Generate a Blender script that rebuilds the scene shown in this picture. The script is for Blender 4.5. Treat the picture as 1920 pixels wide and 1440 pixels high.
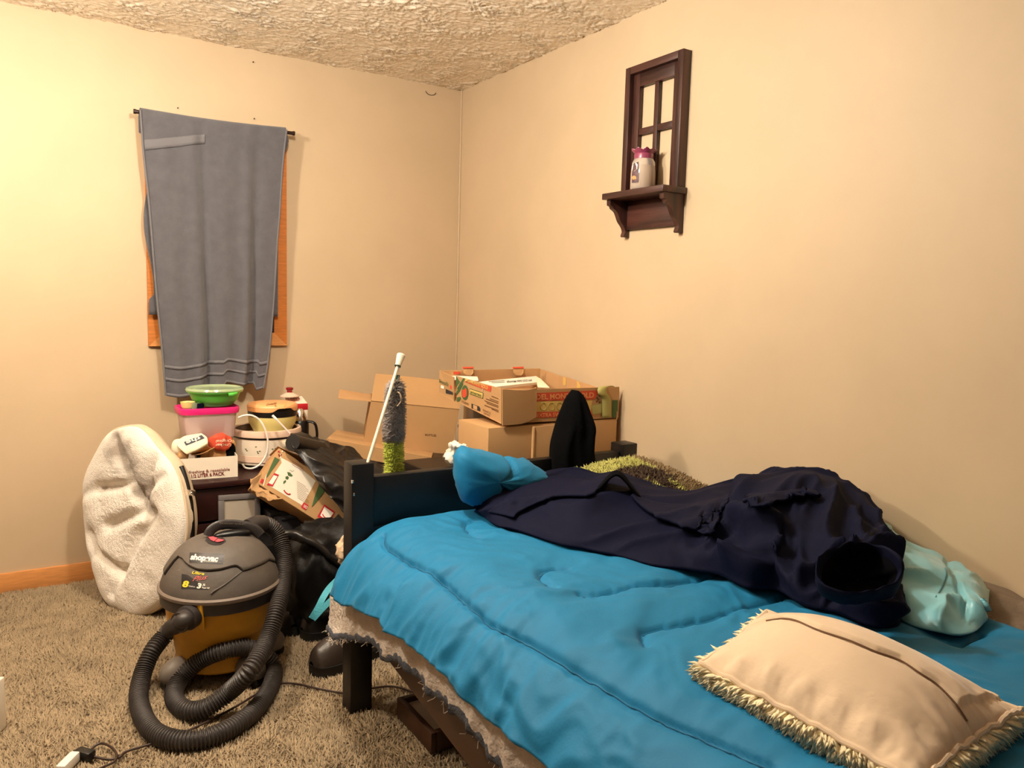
import bpy, bmesh, math, random
import numpy as np
from mathutils import Vector, Matrix
from mathutils.bvhtree import BVHTree

for o in list(bpy.data.objects):
    bpy.data.objects.remove(o)
random.seed(7)
RNG = np.random.default_rng(11)
scn = bpy.context.scene
COL = scn.collection
PI = math.pi

# ------------------------------------------------------------------ camera
CAM = np.array([-2.10577523, -3.86441208, 1.29290491])
YAW, PITCH, ROLL, FOC = 0.57102443, -0.103894176, 0.0278121460, 1462.27643
_f = np.array([math.sin(YAW) * math.cos(PITCH), math.cos(YAW) * math.cos(PITCH), math.sin(PITCH)])
_r = np.array([math.cos(YAW), -math.sin(YAW), 0.0])
_u = np.cross(_r, _f)
CF = _f
CR = math.cos(ROLL) * _r + math.sin(ROLL) * _u
CU = -math.sin(ROLL) * _r + math.cos(ROLL) * _u
cd = bpy.data.cameras.new('camera')
cam = bpy.data.objects.new('camera', cd)
COL.objects.link(cam)
cam.matrix_world = Matrix(((CR[0], CU[0], -CF[0], CAM[0]), (CR[1], CU[1], -CF[1], CAM[1]),
                           (CR[2], CU[2], -CF[2], CAM[2]), (0, 0, 0, 1)))
cd.sensor_fit = 'HORIZONTAL'
cd.sensor_width = 36
cd.lens = 36 * FOC / 1920
cd.clip_start = 0.02
scn.camera = cam

# ------------------------------------------------------------------ light and exposure
w = bpy.data.worlds.new('world')
scn.world = w
w.use_nodes = True
w.node_tree.nodes['Background'].inputs[0].default_value = (0.03, 0.035, 0.05, 1)
w.node_tree.nodes['Background'].inputs[1].default_value = 0.3


def area_light(name, loc, target, size, power, color, shape='DISK', spread=180):
    l = bpy.data.lights.new(name, 'AREA')
    l.shape = shape
    l.size = size
    l.energy = power
    l.color = color
    l.spread = math.radians(spread)
    o = bpy.data.objects.new(name, l)
    COL.objects.link(o)
    o.location = loc
    d = Vector(target) - Vector(loc)
    o.rotation_euler = d.to_track_quat('-Z', 'Y').to_euler()
    return o


def point_light(name, loc, radius, power, color):
    l = bpy.data.lights.new(name, 'POINT')
    l.shadow_soft_size = radius
    l.energy = power
    l.color = color
    o = bpy.data.objects.new(name, l)
    COL.objects.link(o)
    o.location = loc
    return o


point_light('ceiling_bulb', (-2.45, -1.35, 2.14), 0.06, 98, (1.0, 0.875, 0.71))
point_light('ceiling_bulb_white', (-1.48, -1.78, 2.21), 0.06, 84, (1.0, 0.915, 0.79))
point_light('camera_side_fill', (-2.9, -3.9, 2.0), 0.15, 5, (1.0, 0.88, 0.72))  # weak unseen fill added on the camera side, no real fixture
scn.view_settings.view_transform = 'Standard'
scn.view_settings.look = 'None'
scn.view_settings.exposure = -0.08
scn.view_settings.gamma = 1.0
scn.view_settings.use_curve_mapping = False


# ------------------------------------------------------------------ helpers
def ray(px, py):
    return CF * FOC + CR * (px - 960) + CU * (720 - py)


def P(px, py, ax, val):
    """point of the photograph (1920x1440 pixels) on the plane axis = val"""
    d = ray(px, py)
    return CAM + (val - CAM[ax]) / d[ax] * d


def PX(px, py, x): return P(px, py, 0, x)
def PY(px, py, y): return P(px, py, 1, y)
def PZ(px, py, z): return P(px, py, 2, z)


def depth_of(p): return float((np.asarray(p) - CAM) @ CF)


_G = np.random.default_rng(3).normal(size=(512, 3))
_G /= np.linalg.norm(_G, axis=1)[:, None]


def perlin(p):
    p = np.asarray(p, float)
    i = np.floor(p).astype(np.int64)
    f = p - i
    u = f * f * f * (f * (f * 6 - 15) + 10)
    out = np.zeros(len(p))
    for dx in (0, 1):
        for dy in (0, 1):
            for dz in (0, 1):
                h = ((i[:, 0] + dx) * 73856093) ^ ((i[:, 1] + dy) * 19349663) ^ ((i[:, 2] + dz) * 83492791)
                g = _G[(h ^ (h >> 9)) & 511]
                d = f - np.array([dx, dy, dz])
                wx = u[:, 0] if dx else 1 - u[:, 0]
                wy = u[:, 1] if dy else 1 - u[:, 1]
                wz = u[:, 2] if dz else 1 - u[:, 2]
                out += wx * wy * wz * (g * d).sum(1)
    return out


def fbm(p, octs=3, gain=0.5):
    p = np.asarray(p, float)
    a, s, t = 1.0, 1.0, np.zeros(len(p))
    for k in range(octs):
        t += a * perlin(p * s + 17.3 * k)
        a *= gain
        s *= 2.03
    return t


def ridge(p, octs=2):
    p = np.asarray(p, float)
    a, s, t = 1.0, 1.0, np.zeros(len(p))
    for k in range(octs):
        t += a * (1 - np.minimum(1, np.abs(perlin(p * s + 9.1 * k)) * 3.2)) ** 2
        a *= 0.5
        s *= 2.1
    return t


def lin(c):
    return tuple(((x / 255) / 12.92 if x / 255 <= 0.04045 else ((x / 255 + 0.055) / 1.055) ** 2.4) for x in c) + (1,)


def mat(name, rgb, rough=0.6, metal=0.0, bump=None, var=None, spec=0.5, sheen=0.0, trans=0.0, alpha=1.0,
        var_rgb=None, stretch=None, coat=0.0, emit=None):
    m = bpy.data.materials.new(name)
    m.use_nodes = True
    nt = m.node_tree
    b = nt.nodes['Principled BSDF']
    b.inputs['Base Color'].default_value = lin(rgb)
    b.inputs['Roughness'].default_value = rough
    b.inputs['Metallic'].default_value = metal
    b.inputs['Specular IOR Level'].default_value = spec
    b.inputs['Sheen Weight'].default_value = sheen
    b.inputs['Transmission Weight'].default_value = trans
    b.inputs['Alpha'].default_value = alpha
    b.inputs['Coat Weight'].default_value = coat
    tc = nt.nodes.new('ShaderNodeTexCoord')
    src = tc.outputs['Object']
    if stretch:
        mp = nt.nodes.new('ShaderNodeMapping')
        mp.inputs['Scale'].default_value = stretch
        nt.links.new(src, mp.inputs['Vector'])
        src = mp.outputs['Vector']
    if var:
        n = nt.nodes.new('ShaderNodeTexNoise')
        n.inputs['Scale'].default_value = var[0]
        n.inputs['Detail'].default_value = 6
        n.inputs['Roughness'].default_value = 0.6
        nt.links.new(src, n.inputs['Vector'])
        r = nt.nodes.new('ShaderNodeValToRGB')
        r.color_ramp.elements[0].position = 0.5 - 0.5 * var[2] if len(var) > 2 else 0.3
        r.color_ramp.elements[1].position = 0.5 + 0.5 * var[2] if len(var) > 2 else 0.7
        c = np.array(lin(rgb)[:3])
        lo = np.array(lin(var_rgb)[:3]) if var_rgb else c * (1 - var[1])
        hi = c if var_rgb else np.minimum(1, c * (1 + var[1]))
        r.color_ramp.elements[0].color = tuple(lo) + (1,)
        r.color_ramp.elements[1].color = tuple(hi) + (1,)
        nt.links.new(n.outputs['Fac'], r.inputs['Fac'])
        nt.links.new(r.outputs['Color'], b.inputs['Base Color'])
    if bump:
        n = nt.nodes.new('ShaderNodeTexNoise')
        n.inputs['Scale'].default_value = bump[0]
        n.inputs['Detail'].default_value = 5
        nt.links.new(src, n.inputs['Vector'])
        bp = nt.nodes.new('ShaderNodeBump')
        bp.inputs['Strength'].default_value = bump[1]
        bp.inputs['Distance'].default_value = bump[2] if len(bump) > 2 else 0.01
        nt.links.new(n.outputs['Fac'], bp.inputs['Height'])
        nt.links.new(bp.outputs['Normal'], b.inputs['Normal'])
    if emit:
        b.inputs['Emission Color'].default_value = lin(rgb)
        b.inputs['Emission Strength'].default_value = emit
    return m


ORG = {}
GEO = {}


def tag(o, label, cat, group=None):
    o['label'] = label
    o['category'] = cat
    if group:
        o['group'] = group
    return o


def thing(name, label, cat, loc, group=None):
    o = bpy.data.objects.new(name, None)
    o.empty_display_size = 0.05
    COL.objects.link(o)
    o.location = tuple(float(v) for v in loc)
    ORG[o.name] = np.array(loc, float)
    return tag(o, label, cat, group)


def root_org(o):
    while o.parent:
        o = o.parent
    return ORG[o.name]


def mk(name, geo, m, parent=None, smooth=True, sharp=40, loc=None, kind=None):
    """one mesh object out of world-space vertices and faces"""
    V, F = geo
    V = np.asarray(V, float)
    if parent is not None:
        org = root_org(parent)
    else:
        org = np.array(loc, float) if loc is not None else np.array(
            [(V[:, 0].min() + V[:, 0].max()) / 2, (V[:, 1].min() + V[:, 1].max()) / 2, V[:, 2].min()])
    me = bpy.data.meshes.new(name)
    L = V - org
    if isinstance(F, np.ndarray):
        k = F.shape[1]
        me.vertices.add(len(L))
        me.vertices.foreach_set('co', L.astype(np.float32).ravel())
        me.loops.add(F.size)
        me.loops.foreach_set('vertex_index', F.astype(np.int32).ravel())
        me.polygons.add(len(F))
        me.polygons.foreach_set('loop_start', np.arange(0, F.size, k, dtype=np.int32))
        me.update(calc_edges=True)
        me.validate()
    else:
        me.from_pydata([tuple(v) for v in L], [], [tuple(int(i) for i in f) for f in F])
        me.update()
    if smooth:
        me.polygons.foreach_set('use_smooth', np.ones(len(me.polygons), bool))
        if sharp and len(me.polygons) < 60000:
            me.set_sharp_from_angle(angle=math.radians(sharp))
    for mm in (m if isinstance(m, (list, tuple)) else [m]):
        me.materials.append(mm)
    o = bpy.data.objects.new(name, me)
    COL.objects.link(o)
    if parent is not None:
        o.parent = parent
    else:
        o.location = org
        ORG[o.name] = org
    if kind:
        o['kind'] = kind
    GEO[o.name] = (V, F)
    return o


def top(name, geo, m, label, cat, group=None, **k):
    return tag(mk(name, geo, m, None, **k), label, cat, group)


def struct(name, geo, m, parent=None, **k):
    o = mk(name, geo, m, parent, **k)
    o['kind'] = 'structure'
    return o


def join(*gs):
    Vs, Fs, n = [], [], 0
    for V, F in gs:
        V = np.asarray(V, float)
        Vs.append(V)
        Fs += [tuple(int(i) + n for i in f) for f in F]
        n += len(V)
    return np.concatenate(Vs), Fs


def xf(M, g):
    V = np.asarray(g[0], float)
    M = np.array(M, float)
    return V @ M[:3, :3].T + M[:3, 3], g[1]


def TR(loc=(0, 0, 0), rz=0, rx=0, ry=0):
    return np.array(Matrix.Translation(tuple(float(v) for v in loc)) @ Matrix.Rotation(rz, 4, 'Z') @ Matrix.Rotation(ry, 4, 'Y') @ Matrix.Rotation(rx, 4, 'X'))


def basis(o, ex, ey, ez):
    M = np.eye(4)
    M[:3, 0], M[:3, 1], M[:3, 2], M[:3, 3] = ex, ey, ez, o
    return M


def unit(v):
    v = np.asarray(v, float)
    return v / (np.linalg.norm(v) + 1e-12)


def box(x0, x1, y0, y1, z0, z1, b=0.004, seg=2):
    bm = bmesh.new()
    bmesh.ops.create_cube(bm, size=1)
    for v in bm.verts:
        v.co = ((x0 + x1) / 2 + v.co.x * (x1 - x0), (y0 + y1) / 2 + v.co.y * (y1 - y0), (z0 + z1) / 2 + v.co.z * (z1 - z0))
    b = min(b, 0.45 * min(x1 - x0, y1 - y0, z1 - z0))
    if b > 0:
        bmesh.ops.bevel(bm, geom=bm.edges[:], offset=b, segments=seg, affect='EDGES', profile=0.5)
    bm.verts.index_update()
    g = (np.array([v.co[:] for v in bm.verts]), [tuple(v.index for v in f.verts) for f in bm.faces])
    bm.free()
    return g


def grid(A, wrap=False):
    A = np.asarray(A, float)
    nu, nv = A.shape[:2]
    F = []
    for i in range(nu - 1):
        for j in range(nv if wrap else nv - 1):
            j2 = (j + 1) % nv
            F.append((i * nv + j, i * nv + j2, (i + 1) * nv + j2, (i + 1) * nv + j))
    return A.reshape(-1, 3), F


def gridn(A):
    A = np.asarray(A, float)
    nu, nv = A.shape[:2]
    i, j = np.meshgrid(np.arange(nu - 1), np.arange(nv - 1), indexing='ij')
    a = (i * nv + j).ravel()
    return A.reshape(-1, 3), np.stack([a, a + 1, a + nv + 1, a + nv], 1)


def normals(A):
    du = np.gradient(A, axis=0)
    dv = np.gradient(A, axis=1)
    n = np.cross(du, dv)
    return n / (np.linalg.norm(n, axis=2)[:, :, None] + 1e-12)


def solid(A, t):
    """closed sheet of thickness t out of a grid of points"""
    A = np.asarray(A, float)
    n = normals(A)
    B = A - n * t
    nu, nv = A.shape[:2]
    V = np.concatenate([A.reshape(-1, 3), B.reshape(-1, 3)])
    N = nu * nv
    F = []
    for i in range(nu - 1):
        for j in range(nv - 1):
            a, b, c, d = i * nv + j, i * nv + j + 1, (i + 1) * nv + j + 1, (i + 1) * nv + j
            F.append((a, b, c, d))
            F.append((N + a, N + d, N + c, N + b))
    for j in range(nv - 1):
        F.append((j, N + j, N + j + 1, j + 1))
        k = (nu - 1) * nv
        F.append((k + j, k + j + 1, N + k + j + 1, N + k + j))
    for i in range(nu - 1):
        a, b = i * nv, (i + 1) * nv
        F.append((a, b, N + b, N + a))
        a, b = a + nv - 1, b + nv - 1
        F.append((a, N + a, N + b, b))
    return V, F


def lathe(prof, n=40, c=(0, 0, 0), cap=True, fn=None):
    prof = np.asarray(prof, float)
    th = np.linspace(0, 2 * PI, n, endpoint=False)
    A = np.stack([np.stack([r * np.cos(th), r * np.sin(th), np.full(n, z)], 1) for r, z in prof])
    if fn is not None:
        A = fn(A, th)
    V, F = grid(A, wrap=True)
    F = [tuple(reversed(f)) for f in F]
    F = [tuple(reversed(f)) for f in F]
    if cap:
        F.append(tuple(range(n - 1, -1, -1)))
        k = (len(prof) - 1) * n
        F.append(tuple(range(k, k + n)))
    return V + np.array(c, float), F


def catmull(pts, n):
    pts = np.asarray(pts, float)
    if len(pts) == 2:
        return np.linspace(pts[0], pts[1], n)
    q = np.concatenate([[2 * pts[0] - pts[1]], pts, [2 * pts[-1] - pts[-2]]])
    seg = np.linalg.norm(np.diff(pts, axis=0), axis=1)
    cum = np.concatenate([[0], np.cumsum(np.maximum(seg, 1e-9))])
    s = np.linspace(0, cum[-1], n)
    out = []
    for v in s:
        i = min(max(np.searchsorted(cum, v, 'right') - 1, 0), len(pts) - 2)
        t = (v - cum[i]) / max(cum[i + 1] - cum[i], 1e-9)
        a, b, c, d = q[i], q[i + 1], q[i + 2], q[i + 3]
        out.append(0.5 * ((2 * b) + (-a + c) * t + (2 * a - 5 * b + 4 * c - d) * t * t + (-a + 3 * b - 3 * c + d) * t ** 3))
    return np.array(out)


def tube(pts, r, n=10, cap=True, flat=1.0, up=None):
    pts = np.asarray(pts, float)
    m = len(pts)
    r = np.broadcast_to(np.asarray(r, float), (m,))
    T = np.gradient(pts, axis=0)
    T /= np.linalg.norm(T, axis=1)[:, None] + 1e-12
    ref = np.array(up, float) if up is not None else (np.array([0, 0, 1.0]) if abs(T[0, 2]) < 0.9 else np.array([1.0, 0, 0]))
    nrm = unit(np.cross(T[0], ref))
    A = np.zeros((m, n, 3))
    th = np.linspace(0, 2 * PI, n, endpoint=False)
    for i in range(m):
        if up is not None:
            nrm = unit(np.cross(T[i], ref))
        else:
            nrm = unit(nrm - T[i] * (nrm @ T[i]))
        bi = np.cross(T[i], nrm)
        A[i] = pts[i] + r[i] * (np.cos(th)[:, None] * nrm + flat * np.sin(th)[:, None] * bi)
    V, F = grid(A, wrap=True)
    if cap:
        F.append(tuple(range(n - 1, -1, -1)))
        F.append(tuple(range((m - 1) * n, m * n)))
    return V, F


def prism(poly, d, M=None):
    """2-D outline in local x,y, pulled along local z by d"""
    n = len(poly)
    V = np.array([(x, y, 0) for x, y in poly] + [(x, y, d) for x, y in poly], float)
    F = [tuple(range(n - 1, -1, -1)), tuple(range(n, 2 * n))]
    F += [(i, (i + 1) % n, n + (i + 1) % n, n + i) for i in range(n)]
    g = (V, F)
    return xf(M, g) if M is not None else g


def bvh(*objs):
    Vs, Fs, n = [], [], 0
    for o in objs:
        V, F = GEO[o.name]
        Vs += [tuple(v) for v in V]
        Fs += [tuple(int(i) + n for i in f) for f in F]
        n += len(V)
    return BVHTree.FromPolygons(Vs, Fs)


def hit(px, py, tree, off=0.0):
    d = Vector(ray(px, py)).normalized()
    co, n, i, t = tree.ray_cast(Vector(CAM), d)
    if co is None:
        return None
    if n.dot(d) > 0:
        n = -n
    return np.array(co + n * off)


def hits(poly, tree, off=0.0):
    out = [hit(x, y, tree, off) for x, y in poly]
    return np.array([p for p in out if p is not None])


def decal(name, poly, m, parent, tree, off=0.0012):
    """flat print: an outline laid onto the surface of the thing it is printed on"""
    pts = hits(poly, tree, off)
    if len(pts) < 3:
        return None
    return mk(name, (pts, [tuple(range(len(pts)))]), m, parent, smooth=False)


def decalq(name, q, m, parent, tree, n=(8, 8), off=0.0012):
    q = np.array(q, float)
    A = np.zeros((n[0], n[1], 3))
    for i in range(n[0]):
        for j in range(n[1]):
            u, v = i / (n[0] - 1), j / (n[1] - 1)
            p = (1 - u) * (1 - v) * q[0] + u * (1 - v) * q[1] + u * v * q[2] + (1 - u) * v * q[3]
            h = hit(p[0], p[1], tree, off)
            A[i, j] = h if h is not None else (A[i, j - 1] if j else A[i - 1, j])
    return mk(name, grid(A), m, parent)


def text_mesh(body, bold=0.0, shear=0.0):
    c = bpy.data.curves.new('lettering', 'FONT')
    c.body = body
    c.size = 1
    c.offset = bold
    c.shear = shear
    c.resolution_u = 3
    c.fill_mode = 'FRONT'
    o = bpy.data.objects.new('lettering', c)
    COL.objects.link(o)
    me = bpy.data.meshes.new_from_object(o)
    V = np.array([v.co[:] for v in me.vertices])
    F = [tuple(p.vertices) for p in me.polygons]
    bpy.data.objects.remove(o)
    bpy.data.meshes.remove(me)
    bpy.data.curves.remove(c)
    return V, F


def text_on(body, p0, p1, up, m, parent, tree, bold=0.012, shear=0.0, off=0.0018, name='lettering', arc=0.0):
    """lettering printed on a surface; baseline p0..p1 and cap-height vector in photo pixels"""
    V, F = text_mesh(body, bold, shear)
    x0, x1 = V[:, 0].min(), V[:, 0].max()
    u = (V[:, 0] - x0) / (x1 - x0)
    v = V[:, 1] / 0.7
    p0, p1, up = np.array(p0, float), np.array(p1, float), np.array(up, float)
    q = p0 + u[:, None] * (p1 - p0) + (v - arc * 4 * u * (1 - u))[:, None] * up
    pts, last = [], None
    for a in q:
        h = hit(a[0], a[1], tree, off)
        pts.append(h if h is not None else last)
        last = pts[-1]
    if any(p is None for p in pts):
        good = [p for p in pts if p is not None]
        if not good:
            return None
        pts = [p if p is not None else good[0] for p in pts]
    return mk(name, (np.array(pts), F), m, parent, smooth=False)


def sample(geo, n, rng=RNG):
    V, F = geo
    T = []
    for f in F:
        for k in range(1, len(f) - 1):
            T.append((f[0], f[k], f[k + 1]))
    T = np.array(T)
    a, b, c = V[T[:, 0]], V[T[:, 1]], V[T[:, 2]]
    nn = np.cross(b - a, c - a)
    ar = np.linalg.norm(nn, axis=1)
    idx = rng.choice(len(T), n, p=ar / ar.sum())
    u, v = rng.random(n), rng.random(n)
    s = u + v > 1
    u[s], v[s] = 1 - u[s], 1 - v[s]
    p = a[idx] + (b - a)[idx] * u[:, None] + (c - a)[idx] * v[:, None]
    return p, nn[idx] / (ar[idx][:, None] + 1e-12)


def tufts(p, n, length, rad, lean=0.5, bend=None, rng=RNG, long=False):
    """pointed yarn tufts on points p with normals n (triangles only)"""
    N = len(p)
    length = np.broadcast_to(length, (N,))[:, None]
    rad = np.broadcast_to(rad, (N,))[:, None]
    d = n + rng.normal(size=(N, 3)) * lean
    if bend is not None:
        d = d + bend
    d /= np.linalg.norm(d, axis=1)[:, None]
    a = np.cross(d, rng.normal(size=(N, 3)))
    a /= np.linalg.norm(a, axis=1)[:, None] + 1e-9
    b = np.cross(d, a)
    ring = [np.cos(k * 2 * PI / 3) * a + np.sin(k * 2 * PI / 3) * b for k in range(3)]
    base = [p + rad * r for r in ring]
    i0 = np.arange(N)
    if not long:
        tip = p + d * length
        V = np.stack(base + [tip], 1).reshape(-1, 3)
        F = np.concatenate([np.stack([i0 * 4 + k, i0 * 4 + (k + 1) % 3, i0 * 4 + 3], 1) for k in range(3)])
    else:
        d2 = d + rng.normal(size=(N, 3)) * lean * 0.8 + np.array([0, 0, -0.35])
        d2 /= np.linalg.norm(d2, axis=1)[:, None]
        mid = p + d * length * 0.55
        mids = [mid + rad * 1.05 * r for r in ring]
        tip = mid + d2 * length * 0.45
        V = np.stack(base + mids + [tip], 1).reshape(-1, 3)
        Fs = []
        for k in range(3):
            k2 = (k + 1) % 3
            Fs += [np.stack([i0 * 7 + k, i0 * 7 + k2, i0 * 7 + 3 + k2], 1), np.stack([i0 * 7 + k, i0 * 7 + 3 + k2, i0 * 7 + 3 + k], 1),
                   np.stack([i0 * 7 + 3 + k, i0 * 7 + 3 + k2, i0 * 7 + 6], 1)]
        F = np.concatenate(Fs)
    return V, F


def smoothstep(a, b, x):
    t = np.clip((x - a) / (b - a), 0, 1)
    return t * t * (3 - 2 * t)


def seg_dist(Q, line):
    """distance of 2-D points Q to a polyline"""
    Q = np.asarray(Q, float)
    d = np.full(len(Q), 1e9)
    line = np.asarray(line, float)
    for a, b in zip(line[:-1], line[1:]):
        ab = b - a
        t = np.clip(((Q - a) @ ab) / (ab @ ab + 1e-12), 0, 1)
        d = np.minimum(d, np.linalg.norm(Q - (a + t[:, None] * ab), axis=1))
    return d


def bicubic(ctrl, nu, nv):
    """smooth sheet through a small net of control points"""
    C = np.asarray(ctrl, float)
    R = np.stack([catmull(C[i], nv) for i in range(C.shape[0])])
    return np.stack([catmull(R[:, j], nu) for j in range(nv)], 1)


def pile(B, C, K, ns=120, nt=40, steep=0.75):
    """heap of cloth lofted over foot points B, crest points C and rear foot points K"""
    B, C, K = (catmull(np.array(q), ns) for q in (B, C, K))
    A = np.zeros((ns, nt, 3))
    h = nt // 2 + 6
    t1 = np.linspace(0, 1, h)
    t2 = np.linspace(0, 1, nt - h + 1)[1:]
    for i, t in enumerate(t1):
        zf = steep * math.sin(t * PI / 2) + (1 - steep) * t
        hf = steep * (1 - math.cos(t * PI / 2)) + (1 - steep) * t
        A[:, i, :2] = B[:, :2] + (C - B)[:, :2] * hf
        A[:, i, 2] = B[:, 2] + (C - B)[:, 2] * zf
    for i, t in enumerate(t2):
        hf = math.sin(t * PI / 2)
        zf = 1 - math.cos(t * PI / 2)
        A[:, h + i, :2] = C[:, :2] + (K - C)[:, :2] * hf
        A[:, h + i, 2] = C[:, 2] + (K - C)[:, 2] * zf
    return A

# ------------------------------------------------------------------ materials
M = {}
M['wall'] = mat('wall_paint', (203, 179, 146), 0.55, bump=(220, 0.06, 0.002), var=(2.2, 0.05), spec=0.35)
M['panel'] = mat('low_bounce_wall_brown', (78, 60, 46), 0.6, var=(4, .15))  # dark tone made up for the unseen walls, to cut bounced light
M['ceil'] = mat('ceiling_paint', (234, 220, 198), 0.24, bump=(150, 0.25, 0.002), spec=1.0, coat=0.8)
_cb = M['ceil'].node_tree.nodes['Principled BSDF']
_cb.inputs['Coat Roughness'].default_value = 0.14
M['carpet'] = mat('carpet_backing', (120, 100, 74), 0.95, bump=(300, 0.5), var=(60, 0.25))
M['pile'] = mat('carpet_yarn', (162, 142, 114), 0.95, var=(9, 0.26, 0.5), spec=0.1)
M['oak'] = mat('oak_trim', (196, 118, 54), 0.42, var=(14, 0.22, 0.5), stretch=(1, 1, 9), spec=0.4)
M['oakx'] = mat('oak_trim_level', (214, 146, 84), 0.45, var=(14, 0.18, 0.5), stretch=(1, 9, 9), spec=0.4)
M['walnut'] = mat('dark_stained_wood', (66, 37, 30), 0.4, var=(26, 0.75, 0.35), stretch=(1, 1, 0.10), bump=(60, 0.15), spec=0.5)
M['walnuty'] = mat('dark_stained_wood_level', (66, 37, 30), 0.4, var=(26, 0.75, 0.35), stretch=(1, 0.10, 1), bump=(60, 0.15), spec=0.5)
M['black_wood'] = mat('black_painted_wood', (13, 10, 10), 0.42, bump=(40, 0.06), var=(10, 0.2))
M['brown_wood'] = mat('brown_bed_rail', (66, 40, 24), 0.45, var=(12, 0.2, 0.5), stretch=(1, 0.1, 1))
M['cherry'] = mat('dark_cherry_wood', (44, 18, 15), 0.35, var=(12, 0.25, 0.5), stretch=(0.15, 1, 1))
M['towel'] = mat('grey_terry', (96, 94, 99), 0.95, bump=(420, 0.9, 0.004), var=(18, 0.13), sheen=0.3)
M['towel_band'] = mat('grey_woven_band', (112, 110, 114), 0.8, bump=(300, 0.3))
M['black_metal'] = mat('black_metal', (26, 22, 21), 0.35, metal=0.3)
M['bronze'] = mat('bronze_rod', (52, 34, 27), 0.4, metal=0.4)
M['chrome'] = mat('chrome', (215, 210, 205), 0.15, metal=1.0)
M['steel'] = mat('brushed_steel', (170, 160, 148), 0.28, metal=1.0, bump=(80, 0.05), stretch=(1, 1, 0.05))
M['glass'] = mat('window_glass', (40, 50, 60), 0.05, spec=0.6)
M['blue'] = mat('turquoise_cotton', (8, 110, 154), 0.66, bump=(160, 0.2, 0.003), var=(5, 0.07), sheen=0.04, spec=0.3)
M['blue2'] = mat('turquoise_stitching', (8, 84, 118), 0.8)
M['navy'] = mat('navy_cotton', (12, 15, 38), 0.8, bump=(140, 0.16, 0.003), spec=0.12)
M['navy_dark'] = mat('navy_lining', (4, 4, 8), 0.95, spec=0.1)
M['aqua_seam'] = mat('aqua_seam_thread', (84, 134, 142), 0.7)
M['aqua'] = mat('aqua_satin', (126, 190, 200), 0.36, bump=(25, 0.25, 0.01), sheen=0.2)
M['pad'] = mat('grey_moving_blanket', (204, 190, 176), 0.95, bump=(90, 0.7, 0.01), var=(30, 0.12))
M['binding'] = mat('charcoal_binding', (74, 76, 84), 0.9, bump=(150, 0.6), var=(50, 0.25))
M['mattress'] = mat('mattress_ticking', (200, 195, 185), 0.9)
M['greyblanket'] = mat('taupe_fleece', (132, 116, 98), 0.95, bump=(200, 0.6), var=(20, 0.12))
M['beige'] = mat('beige_microsuede', (222, 196, 164), 0.85, bump=(70, 0.12), var=(6, 0.05), sheen=0.35)
M['shagcream'] = mat('cream_shag', (240, 224, 184), 0.9, var=(40, 0.12))
M['seam'] = mat('dark_seam_thread', (110, 80, 55), 0.9)
M['lime_shag'] = mat('olive_green_shag', (172, 168, 92), 0.9, var=(60, 0.2))
M['brown_shag'] = mat('dark_brown_shag', (62, 44, 28), 0.9, var=(60, 0.2))
M['taupe_shag'] = mat('taupe_shag', (134, 112, 78), 0.9, var=(60, 0.2))
M['sherpa'] = mat('white_sherpa', (236, 222, 205), 0.95, bump=(230, 0.8, 0.006), sheen=0.4)
M['canvas'] = mat('natural_canvas', (216, 194, 164), 0.85, bump=(250, 0.3))
M['black_cloth'] = mat('black_cloth', (5, 5, 6), 0.95, bump=(120, 0.2), spec=0.08)
M['leather'] = mat('black_leather', (27, 24, 23), 0.36, bump=(70, 0.22, 0.004), spec=0.5)
M['black_bag'] = mat('black_nylon', (8, 7, 8), 0.55, bump=(30, 0.3, 0.01), spec=0.3)
M['card'] = mat('corrugated_cardboard', (184, 142, 94), 0.85, bump=(50, 0.06), var=(3, 0.06))
M['card_in'] = mat('cardboard_inside', (196, 152, 104), 0.9, var=(3, 0.06))
M['card_edge'] = mat('cardboard_edge', (214, 170, 118), 0.9)
M['white_card'] = mat('white_card', (238, 226, 206), 0.7, var=(5, 0.03))
M['paper'] = mat('white_paper', (240, 230, 212), 0.8)
M['red_print'] = mat('red_print', (206, 74, 44), 0.7)
M['crimson'] = mat('crimson_print', (190, 26, 36), 0.6)
M['green_print'] = mat('green_print', (70, 96, 50), 0.7)
M['olive_tape'] = mat('olive_paper_tape', (168, 160, 92), 0.65)
M['yellow_print'] = mat('straw_print', (214, 176, 96), 0.75)
M['ink'] = mat('brown_ink', (104, 66, 30), 0.8)
M['black_ink'] = mat('black_ink', (46, 42, 40), 0.8)
M['maroon_ink'] = mat('maroon_ink', (120, 44, 34), 0.8)
M['white_ink'] = mat('white_ink', (246, 238, 222), 0.6)
M['orange_ink'] = mat('pale_orange_ink', (228, 150, 92), 0.7)
M['clear'] = mat('clear_plastic', (250, 244, 240), 0.12, trans=0.75, spec=0.5)
M['frost'] = mat('frosted_plastic', (250, 224, 218), 0.35, trans=0.55, spec=0.5)
M['pink'] = mat('hot_pink_plastic', (226, 40, 122), 0.35)
M['green'] = mat('bright_green_plastic', (92, 196, 72), 0.32, spec=0.5)
M['lid'] = mat('pale_green_clear_lid', (226, 244, 200), 0.15, trans=0.6)
M['crock'] = mat('cream_enamel', (244, 228, 206), 0.25, spec=0.5, coat=0.3)
M['crock_pink'] = mat('peach_enamel', (240, 208, 184), 0.25, coat=0.3)
M['stone'] = mat('brown_stoneware', (96, 74, 60), 0.3)
M['black_plastic'] = mat('black_plastic', (16, 14, 14), 0.35)
M['peach'] = mat('peach_plastic', (250, 178, 116), 0.35)
M['butter'] = mat('butter_plastic', (236, 218, 140), 0.35)
M['maroon'] = mat('maroon_gloss', (140, 14, 28), 0.2, coat=0.4)
M['white_plastic'] = mat('white_plastic', (242, 234, 222), 0.4)
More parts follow.
